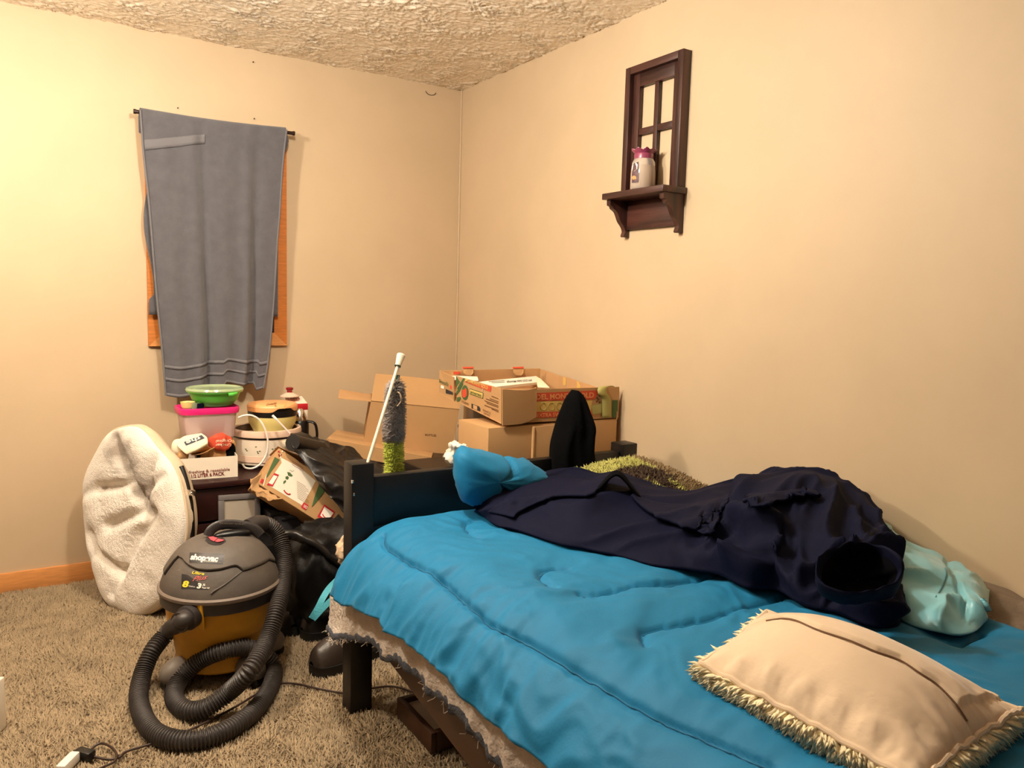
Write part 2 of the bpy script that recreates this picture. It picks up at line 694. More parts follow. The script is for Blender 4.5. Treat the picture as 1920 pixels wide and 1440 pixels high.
M['pinkwhite'] = mat('pale_pink_plastic', (244, 206, 200), 0.4)
M['vac_grey'] = mat('dusty_charcoal_plastic', (106, 96, 86), 0.6, bump=(120, 0.1), var=(7, 0.4, 0.7), var_rgb=(68, 61, 57))
M['vac_dark'] = mat('vacuum_black_plastic', (48, 43, 42), 0.42, bump=(150, 0.08), var=(16, 0.25))
M['vac_gold'] = mat('mustard_plastic', (206, 150, 30), 0.45, var=(6, 0.14))
M['hose'] = mat('black_ribbed_rubber', (58, 52, 49), 0.45, var=(25, 0.2))
M['vac_rim'] = mat('dusty_grey_rim', (120, 106, 94), 0.6, var=(12, 0.15))
M['vac_red'] = mat('red_switch', (226, 84, 92), 0.45)
M['foot'] = mat('grey_caster_housing', (128, 118, 108), 0.5)
M['yellow_ink'] = mat('yellow_ink', (232, 206, 50), 0.6)
M['pink_ink'] = mat('red_script_ink', (214, 96, 86), 0.6)
M['boot'] = mat('dark_brown_leather', (58, 48, 41), 0.4, bump=(40, 0.15), var=(10, 0.2))
M['boot_black'] = mat('scuffed_black_leather', (26, 22, 20), 0.38, bump=(60, 0.12))
M['sole'] = mat('black_rubber_sole', (18, 16, 15), 0.6)
M['turq'] = mat('turquoise_webbing', (88, 186, 205), 0.6, bump=(200, 0.3))
M['grey_fluff'] = mat('grey_microfibre', (172, 160, 152), 0.9, var=(40, 0.2))
M['lime_fluff'] = mat('lime_microfibre', (206, 214, 92), 0.9, var=(60, 0.2))
M['dark_green'] = mat('dark_green_plastic', (22, 62, 50), 0.4)
M['pole'] = mat('cream_enamelled_pole', (232, 218, 190), 0.35)
M['grey_frame'] = mat('grey_wood_frame', (104, 98, 96), 0.5)
M['grey_pane'] = mat('matt_grey_insert', (168, 156, 140), 0.5)
M['drawer'] = mat('dark_grey_plastic', (52, 50, 53), 0.5)
M['tan'] = mat('tan_cotton_sack', (214, 184, 150), 0.9, bump=(120, 0.4))
M['cord'] = mat('brown_cord', (52, 32, 22), 0.5)
M['kraft'] = mat('kraft_paper', (196, 146, 92), 0.85, bump=(14, 0.35, 0.01))
M['cream_paper'] = mat('cream_paper', (244, 232, 200), 0.75, bump=(14, 0.25, 0.01))
M['jar_lid'] = mat('dusky_magenta_lid', (146, 62, 92), 0.3, coat=0.3)
M['wax'] = mat('cream_wax', (240, 210, 170), 0.5)
M['label_dark'] = mat('dark_fruit_label', (92, 66, 70), 0.6, var=(120, 0.5, 0.3))

# ------------------------------------------------------------------ the room
H = 2.44
XL, YF = -3.3, -4.45
struct('wall_back', box(XL - .1, .1, 0, .1, -.05, H + .05, 0), M['wall'], smooth=False)
struct('wall_right', box(0, .1, YF - .1, 0, -.05, H + .05, 0), M['wall'], smooth=False)
struct('wall_left', box(XL - .1, XL, YF - .1, 0, -.05, H + .05, 0), M['panel'], smooth=False)
struct('wall_front', box(XL - .1, .1, YF - .1, YF, -.05, H + .05, 0), M['panel'], smooth=False)
fl = struct('floor', box(XL, 0, YF, 0, -.06, 0, 0), M['carpet'], smooth=False)

# stomped ceiling texture as real relief
nx, ny = 520, 520
gx, gy = np.meshgrid(np.linspace(-3.0, 0, nx), np.linspace(-2.95, 0, ny), indexing='ij')
q = np.stack([gx.ravel(), gy.ravel(), np.zeros(nx * ny)], 1)
wx = fbm(q * 11, 2)
wy = fbm(q * 11 + 31, 2)
q2 = q + np.stack([wx, wy, 0 * wx], 1) * 0.075
h = ridge(q2 * np.array([27, 36, 1]), 3) * (0.45 + 0.55 * smoothstep(-.25, .35, perlin(q * 6 + 5)))
hz = H - 0.002 - 0.0085 * np.clip(h, 0, 1.4) - 0.002 * fbm(q * 60, 2)
struct('ceiling', gridn(np.stack([gx, gy, hz.reshape(nx, ny)], 2)), M['ceil'], loc=(-1.5, -1.47, H - .01), sharp=0)
struct('ceiling_slab', box(XL - .1, .1, YF - .1, .1, H, H + .1, 0), M['ceil'], smooth=False)

bb = struct('baseboard_back', box(XL, -1.0, -.014, 0, 0, .088, .003), M['oakx'])
struct('baseboard_right', box(-.014, 0, YF, -.02, 0, .088, .003), M['oakx'])
struct('trim_1', tube([(-.004, -.004, 0.1), (-.004, -.004, H)], .005, 6), M['wall'])

# carpet pile: pointed yarn tufts
n_t = 150000
px_ = RNG.random(n_t) * 2.55 - 3.3 + 0.0
py_ = -RNG.random(n_t) ** 1.0 * 2.9 - .016
px_ = np.where(RNG.random(n_t) < .55, -2.45 + RNG.random(n_t) * 1.45, px_)
z0 = np.zeros(n_t)
pp = np.stack([px_, py_, z0], 1)
lean = np.stack([fbm(pp * 9, 2), fbm(pp * 9 + 40, 2), z0], 1) * 1.1
L = 0.012 + 0.006 * RNG.random(n_t) + 0.004 * fbm(pp * 5, 2)
tag(mk('carpet_pile', tufts(pp, np.tile([0, 0, 1.0], (n_t, 1)), L, 0.0036, 0.5, lean), M['pile'], None, smooth=False, loc=(-1.8, -1.4, 0), kind='stuff'),
    'beige speckled cut pile carpet covering the floor', 'carpet')

# ------------------------------------------------------------------ window trim behind the towel
wx0, wx1, wz0, wz1, tw = -1.589, -.964, 1.052, 2.02, .062
win = struct('window_1', box(wx0 + .03, wx1 - .03, -.006, -.0005, wz0 + .03, wz1 - .03, 0), M['glass'], smooth=False)
def board(poly, m): return struct('window_frame', xf(basis((0, -.0005, 0), (1, 0, 0), (0, 0, 1), (0, -1, 0)), prism(poly, .019)), m, win, smooth=False)
board([(wx0, wz0), (wx0 + tw, wz0 + tw), (wx0 + tw, wz1 - tw), (wx0, wz1)], M['oak'])
board([(wx1, wz0), (wx1, wz1), (wx1 - tw, wz1 - tw), (wx1 - tw, wz0 + tw)], M['oak'])
board([(wx0, wz0), (wx1, wz0), (wx1 - tw, wz0 + tw), (wx0 + tw, wz0 + tw)], M['oakx'])
board([(wx0, wz1), (wx0 + tw, wz1 - tw), (wx1 - tw, wz1 - tw), (wx1, wz1)], M['oakx'])
struct('window_sash', box(wx0 + tw, wx1 - tw, -.012, -.005, 1.52, 1.56, .002), M['oakx'], win)

# curtain rod and towel
yr, zr = -.075, 2.068
ra, rb = PY(253, 209, yr), PY(550, 250, yr)
rod = thing('curtain_rod', 'thin dark bronze curtain rod holding the grey towel above the window', 'curtain rod', (ra[0], yr, zr))
mk('rod', tube([ra, rb], .0085, 12), M['bronze'], rod)
for e, s in ((ra, 1), (rb, -1)):
    x = e[0] + s * .035
    mk('bracket', box(x - .006, x + .006, yr + .006, -.001, e[2] - .012, e[2] + .012, .002), M['bronze'], rod)
    mk('end_cap', tube([e - (s * .006, 0, 0), e + (s * .004, 0, 0)], .0105, 12), M['bronze'], rod)

yf = -.092
Ledge = [(263, 206), (269, 287), (279, 377), (288, 486), (296, 579), (304, 657), (311, 742)]
Redge = [(537, 243), (530, 307), (524, 400), (520, 450), (512, 579), (503, 672), (494, 728)]
Lp = catmull([PY(a, b, yf) for a, b in Ledge], 90)
Rp = catmull([PY(a, b, yf) for a, b in Redge], 90)
nu, nv = 90, 110
A = np.zeros((nu, nv, 3))
u = np.linspace(0, 1, nv)
for i in range(nu):
    v = i / (nu - 1)
    A[i] = Lp[i] + (Rp[i] - Lp[i]) * u[:, None]
    amp = 0.006 + 0.030 * v ** 0.8
    f = (1.00 * np.exp(-((u - .40 - .03 * v) / .035) ** 2) * -1 + .55 * np.exp(-((u - .33) / .05) ** 2)
         + .8 * np.exp(-((u - .72 - .05 * v) / .04) ** 2) - .9 * np.exp(-((u - .80 - .05 * v) / .04) ** 2)
         + .35 * np.exp(-((u - .14) / .06) ** 2) + .4 * np.exp(-((u - .57) / .06) ** 2))
    A[i, :, 1] -= amp * f
    A[i, :, 2] += -.012 * np.sin(u * 3 * PI) * v - .008 * np.sin(u * PI) * (1 - v)
    A[i, :, 1] += .004 * fbm(np.stack([u * 7, np.full(nv, v * 6), np.zeros(nv)], 1), 2)
    low = smoothstep(.5, 1, v)
    A[i, :, 2] += low * .035 * np.where(u > .55, smoothstep(.55, .6, u) * (1 - smoothstep(.9, .92, u)), 0) * v ** 6
# over the rod and down behind it
Btop = A[0].copy()
nb = 46
Bk = np.zeros((nb, nv, 3))
bl = PY(285, 590, -.045)[2]
for k in range(nb):
    v = k / (nb - 1)
    a = min(1, k / 6) * PI
    if k <= 6:
        Bk[k] = Btop
        Bk[k, :, 1] = yr - math.cos(a) * .0145 - .0 + 0 * Btop[:, 1]
        Bk[k, :, 2] = Btop[:, 2] + math.sin(a) * .013
    else:
        t = (k - 6) / (nb - 7)
        Bk[k] = Btop
        Bk[k, :, 0] += (np.where(t < .12, -.004, .035 - .012 * t + .02 * np.sin(t * 9) * (t < .9)) * (1 - u)) + (.020 * np.exp(-((t - .05) / .05) ** 2) - .03 * smoothstep(.1, .2, t)) * u
        Bk[k, :, 1] = yr + .0145 + .016 * np.sin(u * 14) * t * .4 + .012 * t
        Bk[k, :, 2] = Btop[:, 2] - t * (Btop[:, 2] - bl)
full = np.concatenate([Bk[::-1], A[1:]])
towel = thing('bath_towel', 'grey terry bath towel hung over the curtain rod in front of the window', 'towel', (-1.29, yf, .84))
mk('terry_cloth', solid(full, .004), M['towel'], towel, sharp=0)
nA = normals(A)
def strip(name, ia, ib, m, off=.003, ja=0, jb=nv):
    S = A[ia:ib, ja:jb]
    n = nA[ia:ib, ja:jb]
    s = np.where(n[:, :, 1:2] > 0, -1, 1)
    return mk(name, solid(S + n * s * off, .002), m, towel, sharp=0)
strip('woven_band', 79, 81, M['towel_band'])
strip('woven_band', 83, 85, M['towel_band'])
strip('bottom_hem', 88, 90, M['towel_band'], .0035)
mk('side_hem', tube(A[:, 0] + (0, -.002, 0), .0045, 8), M['towel_band'], towel)
mk('side_hem', tube(A[:, -1] + (0, -.002, 0), .0045, 8), M['towel_band'], towel)
# slanting band showing near the top left
S = np.array([[(lambda r, j: A[int(r), j + 1] * (1 - r % 1) + A[int(r) + 1, j + 1] * (r % 1))(4 + 5 * (1 - j / 50) + i, j) + (0, -.0045, 0) for j in range(0, 46)] for i in range(4)])
mk('woven_band', solid(S, .002), M['towel_band'], towel, sharp=0)

# nail heads left in the wall
for i, (a, b) in enumerate([(474, 117), (476, 223), (333, 203)]):
    c = PY(a, b, 0)
    top('nail', tube([c + (0, .004, 0), c - (0, .007, 0), c - (0, .008, 0)], [.0014, .0014, .0034], 10), M['black_metal'],
        ['small nail high in the back wall, nearest the ceiling', 'small nail just above the towel, right one of the pair',
         'small nail just above the towel, left one of the pair'][i], 'nail', 'nails in the back wall', loc=c)
c = PY(807, 172, 0)
top('wire_loop', tube(np.array([c + (.03 * math.cos(t), -.004, -.018 * math.sin(t)) for t in np.linspace(.1, PI - .1, 14)]), .0016, 6),
    M['cord'], 'thin wire loop stuck on the back wall under the ceiling corner', 'wire', loc=c)

# ------------------------------------------------------------------ wall shelf shaped like a window frame
def sol_y(pf, pw):
    """depth x at which the front corner pf has the y of its wall corner pw"""
    yw = PX(pw[0], pw[1], 0)[1]
    lo, hi = 0.0, .3
    for _ in range(40):
        m_ = (lo + hi) / 2
        if PX(pf[0], pf[1], -m_)[1] > yw: lo, hi = lo, m_
        else: lo, hi = m_, hi
    return (lo + hi) / 2, yw
def fit_dx(pf, pw):
    yw = PX(pw[0], pw[1], 0)[1]
    best = min(np.linspace(.005, .25, 400), key=lambda d: abs(PX(pf[0], pf[1], -d)[1] - yw))
    return best, yw
fd, fyR = fit_dx((1282, 90), (1298, 94.5))
sd, syR = fit_dx((1243, 350), (1289, 355))
syL = PX(1128, 376, -sd)[1]
fyL = PX(1173, 135, -fd)[1]
ztop = PX(1282, 90, -fd)[2]
zsh = PX(1243, 345, -sd)[2]
zsb = zsh - .024
shelf = thing('wall_shelf', 'dark stained wooden wall shelf shaped like a small window frame with corbels', 'shelf', (0, (syL + syR) / 2, zsb))
ws = .028
mk('outer_frame_side', box(-fd, 0, fyR, fyR + ws, zsh, ztop, .002), M['walnut'], shelf)
mk('outer_frame_side', box(-fd, 0, fyL - ws, fyL, zsh, ztop, .002), M['walnut'], shelf)
mk('outer_frame_top', box(-fd, 0, fyR + ws, fyL - ws, ztop - ws, ztop, .002), M['walnuty'], shelf)
i0, i1, it = fyR + ws, fyL - ws, ztop - ws
fi = fd * .52
si = .045
mk('inner_stile', box(-fi, -.004, i0, i0 + si * .8, zsh, it, .0015), M['walnut'], shelf)
mk('inner_stile', box(-fi, -.004, i1 - si * .8, i1, zsh, it, .0015), M['walnut'], shelf)
mk('inner_rail', box(-fi, -.004, i0 + si * .8, i1 - si * .8, it - .05, it, .0015), M['walnuty'], shelf)
mk('inner_rail', box(-fi, -.004, i0 + si * .8, i1 - si * .8, zsh, zsh + .012, .0015), M['walnuty'], shelf)
ym = (i0 + i1) / 2
zm = PX(1225, 240, -fi)[2]
mk('muntin', box(-fi + .003, -.004, ym - .011, ym + .011, zsh + .012, it - .05, .0015), M['walnut'], shelf)
for a, b in ((i0 + si * .8, ym - .011), (ym + .011, i1 - si * .8)):
    mk('muntin', box(-fi + .004, -.004, a, b, zm - .012, zm + .012, .0015), M['walnuty'], shelf)
mk('shelf_board', box(-sd, 0, syR, syL, zsb, zsh, .003), M['walnuty'], shelf)
zc0 = PX(1277, 437, 0)[2]
cp = []
hh, dd = zsb - zc0, sd * .86
cur = catmull(np.array([(.026, hh * .07), (.022, hh * .16), (.030, hh * .28), (dd * .46, hh * .42), (dd * .56, hh * .56), (dd * .66, hh * .68), (dd * .84, hh * .76), (dd * .87, hh * .80)])[:, :2], 26)
cp = [(0, 0), (.024, 0), (.028, hh * .03)] + [tuple(q) for q in cur] + [(dd * .90, hh * .83), (dd * .98, hh * .84), (dd, hh * .88), (dd, hh), (0, hh)]
for yy in (syR + .012, syL - .034):
    mk('corbel', xf(basis((0, yy + .022, zc0), (-1, 0, 0), (0, 0, 1), (0, -1, 0)), prism(cp, .022)), M['walnut'], shelf, sharp=30)
mk('back_board', box(-.016, -.0, syR + .034, syL - .034, zc0 + .028, zsb, .0015), M['walnuty'], shelf)

# candle jar standing on it
jc = np.array([-sd * .56, 0, zsh])
jc[1] = PX(1205, 346, jc[0])[1]
jr = 23 * depth_of(jc) / FOC
jh = PX(1205, 282, jc[0])[2] - zsh
jar = thing('candle_jar', 'clear glass candle jar with a scalloped magenta lid on the wall shelf', 'candle', jc)
mk('glass_jar', lathe([(jr * .9, 0), (jr, .006), (jr * 1.0, jh * .4), (jr * .93, jh * .68), (jr * .8, jh * .76), (jr * .74, jh * .78), (jr * .74, jh * .8)], 40, jc), M['clear'], jar)
mk('wax', lathe([(jr * .85, .006), (jr * .93, .012), (jr * .92, jh * .45), (jr * .86, jh * .6)], 32, jc), M['wax'], jar)
def scallop(A, th):
    A = A.copy()
    k = 1 + .07 * np.cos(th * 9)
    for i in (3, 4, 5):
        A[i, :, 0] *= k; A[i, :, 1] *= k
        A[i, :, 2] += .003 * np.cos(th * 9)
    return A
mk('lid', lathe([(jr * .76, jh * .76), (jr * .78, jh * .88), (jr * .74, jh * .9), (jr * .98, jh * .985), (jr * .98, jh), (jr * .7, jh * .985)], 90, jc, fn=scallop), M['jar_lid'], jar)
tj = bvh(bpy.data.objects['glass_jar'])
decalq('paper_label', [(1185.5, 307), (1198, 303), (1197, 342), (1185, 343)], M['label_dark'], jar, tj, (6, 6), .001)
decal('label_badge', [(1184, 312), (1187, 306), (1193, 305), (1196, 309), (1195, 317), (1190, 321), (1185, 320)], M['white_ink'], jar, tj, .0016)
decal('label_fruit', [(1185, 332), (1189, 329), (1193, 331), (1193, 336), (1187, 337)], M['orange_ink'], jar, tj, .0016)

# ------------------------------------------------------------------ the bed
bx0, bx1, by = -1.258, -.12, -1.667
ps = .072
bed = thing('bed_frame', 'black wooden single bed frame with square footboard posts along the right wall', 'bed', (bx0 + .5, -2.6, 0))
zpost = PY(688, 869, by)[2]
zfar = PY(1187, 832, by)[2]
post = mk('post', box(bx0, bx0 + ps, by, by + ps, 0, zpost, .004), M['black_wood'], bed)
mk('post', box(bx1 - ps, bx1, by, by + ps, 0, zfar, .004), M['black_wood'], bed)
for x in (bx0, bx1 - ps):
    mk('post', box(x, x + ps, -3.82, -3.82 + ps, 0, .6, .004), M['black_wood'], bed)
zr0 = PY(760, 893, by + .01)[2]
zr1 = PY(855, 873, by + .01)[2]
zrail = (zr0 + zr1) / 2
mk('top_rail', box(bx0 + ps, bx1 - ps, by + .012, by + .05, zrail - .16, zrail, .006), M['black_wood'], bed)
mk('foot_panel', box(bx0 + ps, bx1 - ps, by + .022, by + .042, .22, zrail - .16, .002), M['black_wood'], bed)
def sloped(y): return .292 + .135 * (y + 1.867)
yy = np.array([by, -3.75])
pr = [(-by - .0, sloped(by)), (3.75, sloped(-3.75)), (3.75, sloped(-3.75) + .15), (-by, sloped(by) + .15)]
mk('side_rail', xf(basis((-1.246, 0, 0), (0, -1, 0), (0, 0, 1), (1, 0, 0)), prism(pr, .026)), M['brown_wood'], bed, smooth=False)
mk('far_rail', box(bx1 - .03, bx1 - .004, -3.75, by, .26, .40, .003), M['brown_wood'], bed)
tb = bvh(post)
for a, b in ((661, 903), (663, 927)):
    c = hit(a + 1.0, b, tb)
    if c is not None:
        mk('bolt', tube([c, c + (-.004, 0, 0)], .006, 12), M['chrome'], bed)
top('mattress', box(-1.205, -.14, -3.72, by - .035, .30, .57, .05, 4), M['mattress'], 'single mattress hidden under the moving blanket and turquoise comforter', 'mattress')

# ------------------------------------------------------------------ comforter
hem_px = [(630, 1127), (640, 1138), (667, 1141), (692, 1157), (715, 1165), (722, 1172), (732, 1190), (760, 1205), (782, 1225), (810, 1247), (832, 1265),
          (870, 1310), (900, 1340), (964, 1387), (1024, 1440)]
xh = -1.335
hem = np.array([PX(a, b, xh) for a, b in hem_px])
hem = hem[np.argsort(-hem[:, 1])]
y0c, y1c = -1.70, -3.72
ns, nt = 330, 250
ys = np.linspace(y0c, y1c, ns)
hz = np.interp(-ys, -hem[:, 1], hem[:, 2])
ztop_c = .625
c = np.linspace(0, 1, nt)
A = np.zeros((ns, nt, 3))
cut = .72
for i, y in enumerate(ys):
    zt = ztop_c
    xr_ = -.03 - .315 * smoothstep(2.45, 3.0, -y)
    fx = xr_ + (-1.105 - xr_) * c / cut
    A[i, :, 0] = fx
    A[i, :, 2] = zt
    k = c > cut
    t = (c[k] - cut) / (1 - cut)
    E, Q, Hh = np.array([-1.105, zt]), np.array([-1.258, zt + .006]), np.array([xh + .012, hz[i]])
    A[i, k, 0] = (1 - t) ** 2 * E[0] + 2 * t * (1 - t) * Q[0] + t * t * Hh[0]
    A[i, k, 2] = (1 - t) ** 2 * E[1] + 2 * t * (1 - t) * Q[1] + t * t * Hh[1]
    A[i, :, 1] = y
# foot end rounds down against the footboard, head end flat
e = smoothstep(0, .09, y0c - ys)
A[:, :, 2] -= (1 - e)[:, None] ** 2 * .06 * (1 - smoothstep(.74, .97, c))[None, :]
base_tree = BVHTree.FromPolygons([tuple(v) for v in A.reshape(-1, 3)], grid(A)[1])
seams_px = [
    [(859, 943), (810, 948), (769, 961), (735, 981), (724, 1009), (729, 1035), (795, 1072), (840, 1104), (885, 1147), (937, 1187), (997, 1213), (1065, 1256),
     (1162, 1309), (1230, 1348), (1300, 1376), (1400, 1420), (1450, 1440)],
    [(902, 1014), (878, 1002), (871, 990), (876, 982), (890, 980)],
    [(1042, 1108), (1016, 1091), (1012, 1078), (1031, 1069), (1065, 1068)],
    [(1085, 1116), (1117, 1118), (1185, 1107), (1237, 1104), (1300, 1092), (1342, 1083), (1390, 1072)],
    [(1211, 1211), (1204, 1196), (1215, 1183), (1300, 1168), (1374, 1150), (1455, 1126), (1500, 1112)],
    [(1790, 1215), (1840, 1195), (1900, 1180)]]
seams = []
for s in seams_px:
    pts = [hit(a, b, base_tree) for a, b in s]
    pts = np.array([p for p in pts if p is not None])
    if len(pts) > 1:
        seams.append(catmull(pts, 14 * len(pts)))
# unrolled coordinates for distances: (y, arc length)
arc = np.concatenate([np.zeros((ns, 1)), np.cumsum(np.linalg.norm(np.diff(A, axis=1), axis=2), axis=1)], 1)
UV = np.stack([A[:, :, 1], arc], 2).reshape(-1, 2)
from mathutils.kdtree import KDTree
kd = KDTree(ns * nt)
for i, v in enumerate(A.reshape(-1, 3)):
    kd.insert(v, i)
kd.balance()
nC = normals(A)
nC = np.where(nC[:, :, 2:3] + -.2 * nC[:, :, 0:1] < 0, -nC, nC)
disp = np.zeros(ns * nt)
dall = np.full(ns * nt, 1e9)
for s in seams:
    l2 = np.array([UV[kd.find(p)[1]] for p in s])
    dall = np.minimum(dall, seg_dist(UV, l2))
q = np.stack([UV[:, 0], UV[:, 1], np.zeros(len(UV))], 1)
puff = 0.016 * (1 - np.exp(-(dall / .06) ** 1.2)) - .010 * np.exp(-(dall / .007) ** 2)
side = smoothstep(1.0, 1.25, UV[:, 1])
drape = side * (0.013 * fbm(q * np.array([11, 2.2, 1]) + 3, 2) + .006 * ridge(q * np.array([16, 4, 1]), 2) * smoothstep(-.1, .3, perlin(q * 4)))
near = np.exp(-((dall - .05) / .05) ** 2)
warp = np.stack([fbm(q * 3 + 7, 2), fbm(q * 3 + 70, 2), 0 * dall], 1) * .25
rot = np.stack([q[:, 0] * .8 + q[:, 1] * .6, -q[:, 0] * .6 + q[:, 1] * .8, 0 * dall], 1) + warp
wr = (0.010 * ridge(rot * np.array([3.2, 10, 1]), 2) * smoothstep(-.15, .35, perlin(q * 3.1 + 2)) +
      .010 * fbm(q * 4.5, 2) + .004 * near * ridge(q * np.array([14, 5, 1]) + warp * 3, 1) +
      .0085 * ridge(rot * np.array([7, 18, 1]) + 3, 1) * smoothstep(-.2, .3, perlin(q * 5 + 8)) + .009 * side * ridge(q * np.array([20, 5, 1]) + warp * 1.5, 1))
wr2 = (drape + wr).reshape(ns, nt)
for _ in range(3):
    pd = np.pad(wr2, 1, mode='edge')
    wr2 = (pd[1:-1, 1:-1] * 2 + pd[:-2, 1:-1] + pd[2:, 1:-1] + pd[1:-1, :-2] + pd[1:-1, 2:]) / 6
disp = puff + wr2.ravel()
A2 = A + nC * disp.reshape(ns, nt)[:, :, None]
hemw = (c[None, :] > .97) * .010 * np.sin(ys * 40)[:, None] * 0
comf = thing('comforter', 'bright turquoise quilted comforter spread over the bed', 'comforter', (-.7, -2.7, .33))
cloth = mk('quilt', solid(A2, .012 * (1 if normals(A2)[100, 60, 2] > 0 else -1)), M['blue'], comf, sharp=0)
tc_ = bvh(cloth)
A2f = (A2 + nC * .0022).reshape(-1, 3)
for s in seams:
    pts = np.array([A2f[kd.find(q_)[1]] for q_ in s])
    pts = catmull(pts[::2], len(pts))
    mk('stitching', tube(pts, .0011, 5), M['blue2'], comf)
# bunched corner thrown up against the footboard
out = [(858, 846), (870, 840), (901, 848), (945, 857), (976, 864), (1007, 876), (1034, 894), (1030, 915), (995, 930), (951, 930), (923, 938), (898, 946), (879, 942), (861, 929), (852, 898), (853, 868)]
yb = -1.80
oc = np.array([PY(a, b, yb) for a, b in out])
cen = PY(925, 893, yb)
ring = catmull(np.concatenate([oc, oc[:1]]), 97)[:-1]
lay = []
for t in np.linspace(-1, 1, 33):
    k = max(0.0, 1 - abs(t) ** 2.4) ** .5
    r_ = cen + (ring - cen) * k
    r_ = r_ + CF * 0 + np.array([.05 * t * .6, .085 * t, 0])
    lay.append(r_)
Lb = np.array(lay)
vb = Lb.reshape(-1, 3)
nb_ = normals(np.concatenate([Lb, Lb[:, :1]], 1))[:, :-1].reshape(-1, 3)
sgn = np.sign(((vb - cen) * nb_).sum(1))[:, None]
nb_ = nb_ * sgn
db = .012 * fbm(vb * 9, 2) + .008 * ridge(vb * np.array([9, 9, 22]), 2) * smoothstep(-.2, .3, perlin(vb * 5))
spx = [PY(a, b, yb) for a, b in [(948, 857), (943, 875), (930, 893), (922, 912), (924, 938)]]
ds = seg_dist(vb[:, [0, 2]], np.array(catmull(spx, 30))[:, [0, 2]])
db -= .016 * np.exp(-(ds / .010) ** 2)
vb = vb + nb_ * db[:, None]
bun = mk('bunched_corner', (vb, grid(vb.reshape(33, 96, 3), wrap=True)[1]), M['blue'], comf, sharp=0)

# grey moving blanket showing below the comforter
bind_px = [(639, 1192), (657, 1192), (680, 1193), (702, 1198), (720, 1215), (735, 1231), (755, 1230), (780, 1251), (800, 1270), (815, 1290), (845, 1311), (870, 1331), (897, 1362),
           (925, 1400), (960, 1440)]
xb = -1.284
bz = np.array([PX(a, b, xb) for a, b in bind_px])
bz = bz[np.argsort(-bz[:, 1])]
ysb = np.linspace(-1.575, -3.7, 260)
zb = np.interp(-ysb, -bz[:, 1], bz[:, 2])
zb += .006 * np.sin(ysb * 31) * (ysb < -2.6)
nb2 = 26
Bb = np.zeros((260, nb2, 3))
for j, t in enumerate(np.linspace(0, 1, nb2)):
    ztop_b = np.where(ysb > -1.69, .47, .555)
    Bb[:, j, 0] = -1.21 + (xb + 1.21) * min(1, t * 2.2) ** .7
    Bb[:, j, 2] = ztop_b + (zb - ztop_b) * t
    Bb[:, j, 1] = ysb
    qq = np.stack([ysb, np.full(260, t * .3), np.zeros(260)], 1)
    Bb[:, j, 0] += -.016 * t * (.3 + ridge(qq * np.array([7, 3, 1]), 1)) + .006 * np.sin(ysb * 160 + 6 * np.abs((t * 12) % 2 - 1)) * .25
blank = thing('moving_blanket', 'frayed grey quilted moving blanket hanging out below the turquoise comforter', 'blanket', (-1.25, -2.6, .3))
mk('quilted_cloth', solid(Bb, .006), M['pad'], blank, sharp=0)
mk('edge_binding', tube(Bb[:, -1] + (-.003, 0, 0), .012, 8, flat=.45, up=(1, 0, 0)), M['binding'], blank)
# bottom layer returning behind the post
fr = []
for k in range(130):
    i = int(RNG.integers(0, 240)) if k > 60 else int(RNG.integers(0, 24))
    p = Bb[i, -1] + (-.006, 0, -.006)
    d = RNG.normal(size=3) * .006 + (-.002, 0, -.008)
    fr.append(tube([p, p + d * .5, p + d + RNG.normal(size=3) * .004], .0007, 4))
mk('frayed_threads', join(*fr), M['pad'], blank, kind='stuff')

# ------------------------------------------------------------------ clothes heaped on the bed
def wrinkle(A, terms, seed=0, clip=None):
    """push a sheet along its normals with folds running along the heap"""
    n = normals(A)
    up = np.array([-.45, -.45, .8])
    n = np.where((n @ up)[:, :, None] < 0, -n, n)
    V = A.reshape(-1, 3) + seed
    d = np.zeros(len(V))
    for amp, sc, kind in terms:
        d += amp * (fbm(V * sc, 2) if kind == 'f' else ridge(V * sc, 2))
    d = d.reshape(A.shape[:2])
    e = np.linspace(0, 1, A.shape[1])
    d = d * smoothstep(-.02, .08, e)[None, :]
    return A + n * d[:, :, None]

zb_ = .652
Bp = [(893, 957), (929, 984), (967, 993), (1048, 1020), (1098, 1029), (1164, 1043), (1226, 1059), (1289, 1067), (1350, 1080), (1400, 1102), (1455, 1106), (1507, 1136),
      (1568, 1150), (1623, 1172), (1665, 1176), (1686, 1160)]
Cp = [(906, 948, .67), (955, 922, .70), (1010, 893, .73), (1065, 882, .73), (1117, 893, .735), (1155, 889, .75), (1223, 915, .72), (1290, 926, .72), (1352, 911, .735),
      (1403, 908, .745), (1455, 897, .80), (1520, 890, .82), (1578, 918, .80), (1633, 960, .77), (1655, 1010, .74), (1684, 1048, .715)]
Bn = [PZ(a, b, zb_) for a, b in Bp]
Cn = [PZ(a, b, z) for a, b, z in Cp]
def behind(c_, z, reach=.16):
    d_ = np.array([c_[0] - CAM[0], c_[1] - CAM[1]])
    d_ /= np.linalg.norm(d_)
    s_ = min(reach, max(.02, (-.03 - c_[0]) / d_[0]))
    return np.array([c_[0] + d_[0] * s_, c_[1] + d_[1] * s_, z])
Kn = [behind(c_, zb_ - .02, .16 if i_ < len(Cn) - 3 else .05) for i_, c_ in enumerate(Cn)]
Nv = pile(Bn, Cn, Kn, 260, 84, .62)
s_ = np.linspace(0, 1, 260)[:, None]
rough = 0.35 + 0.65 * smoothstep(.45, .75, s_)
n0 = normals(Nv)
n0 = np.where((n0 @ np.array([-.45, -.45, .8]))[:, :, None] < 0, -n0, n0)
t_ = np.linspace(0, 1, 84)[None, :]
sc_ = np.stack([np.repeat(s_ * 1.15, 84, 1), np.repeat(t_ * .4, 260, 0), np.zeros((260, 84))], 2).reshape(-1, 3)
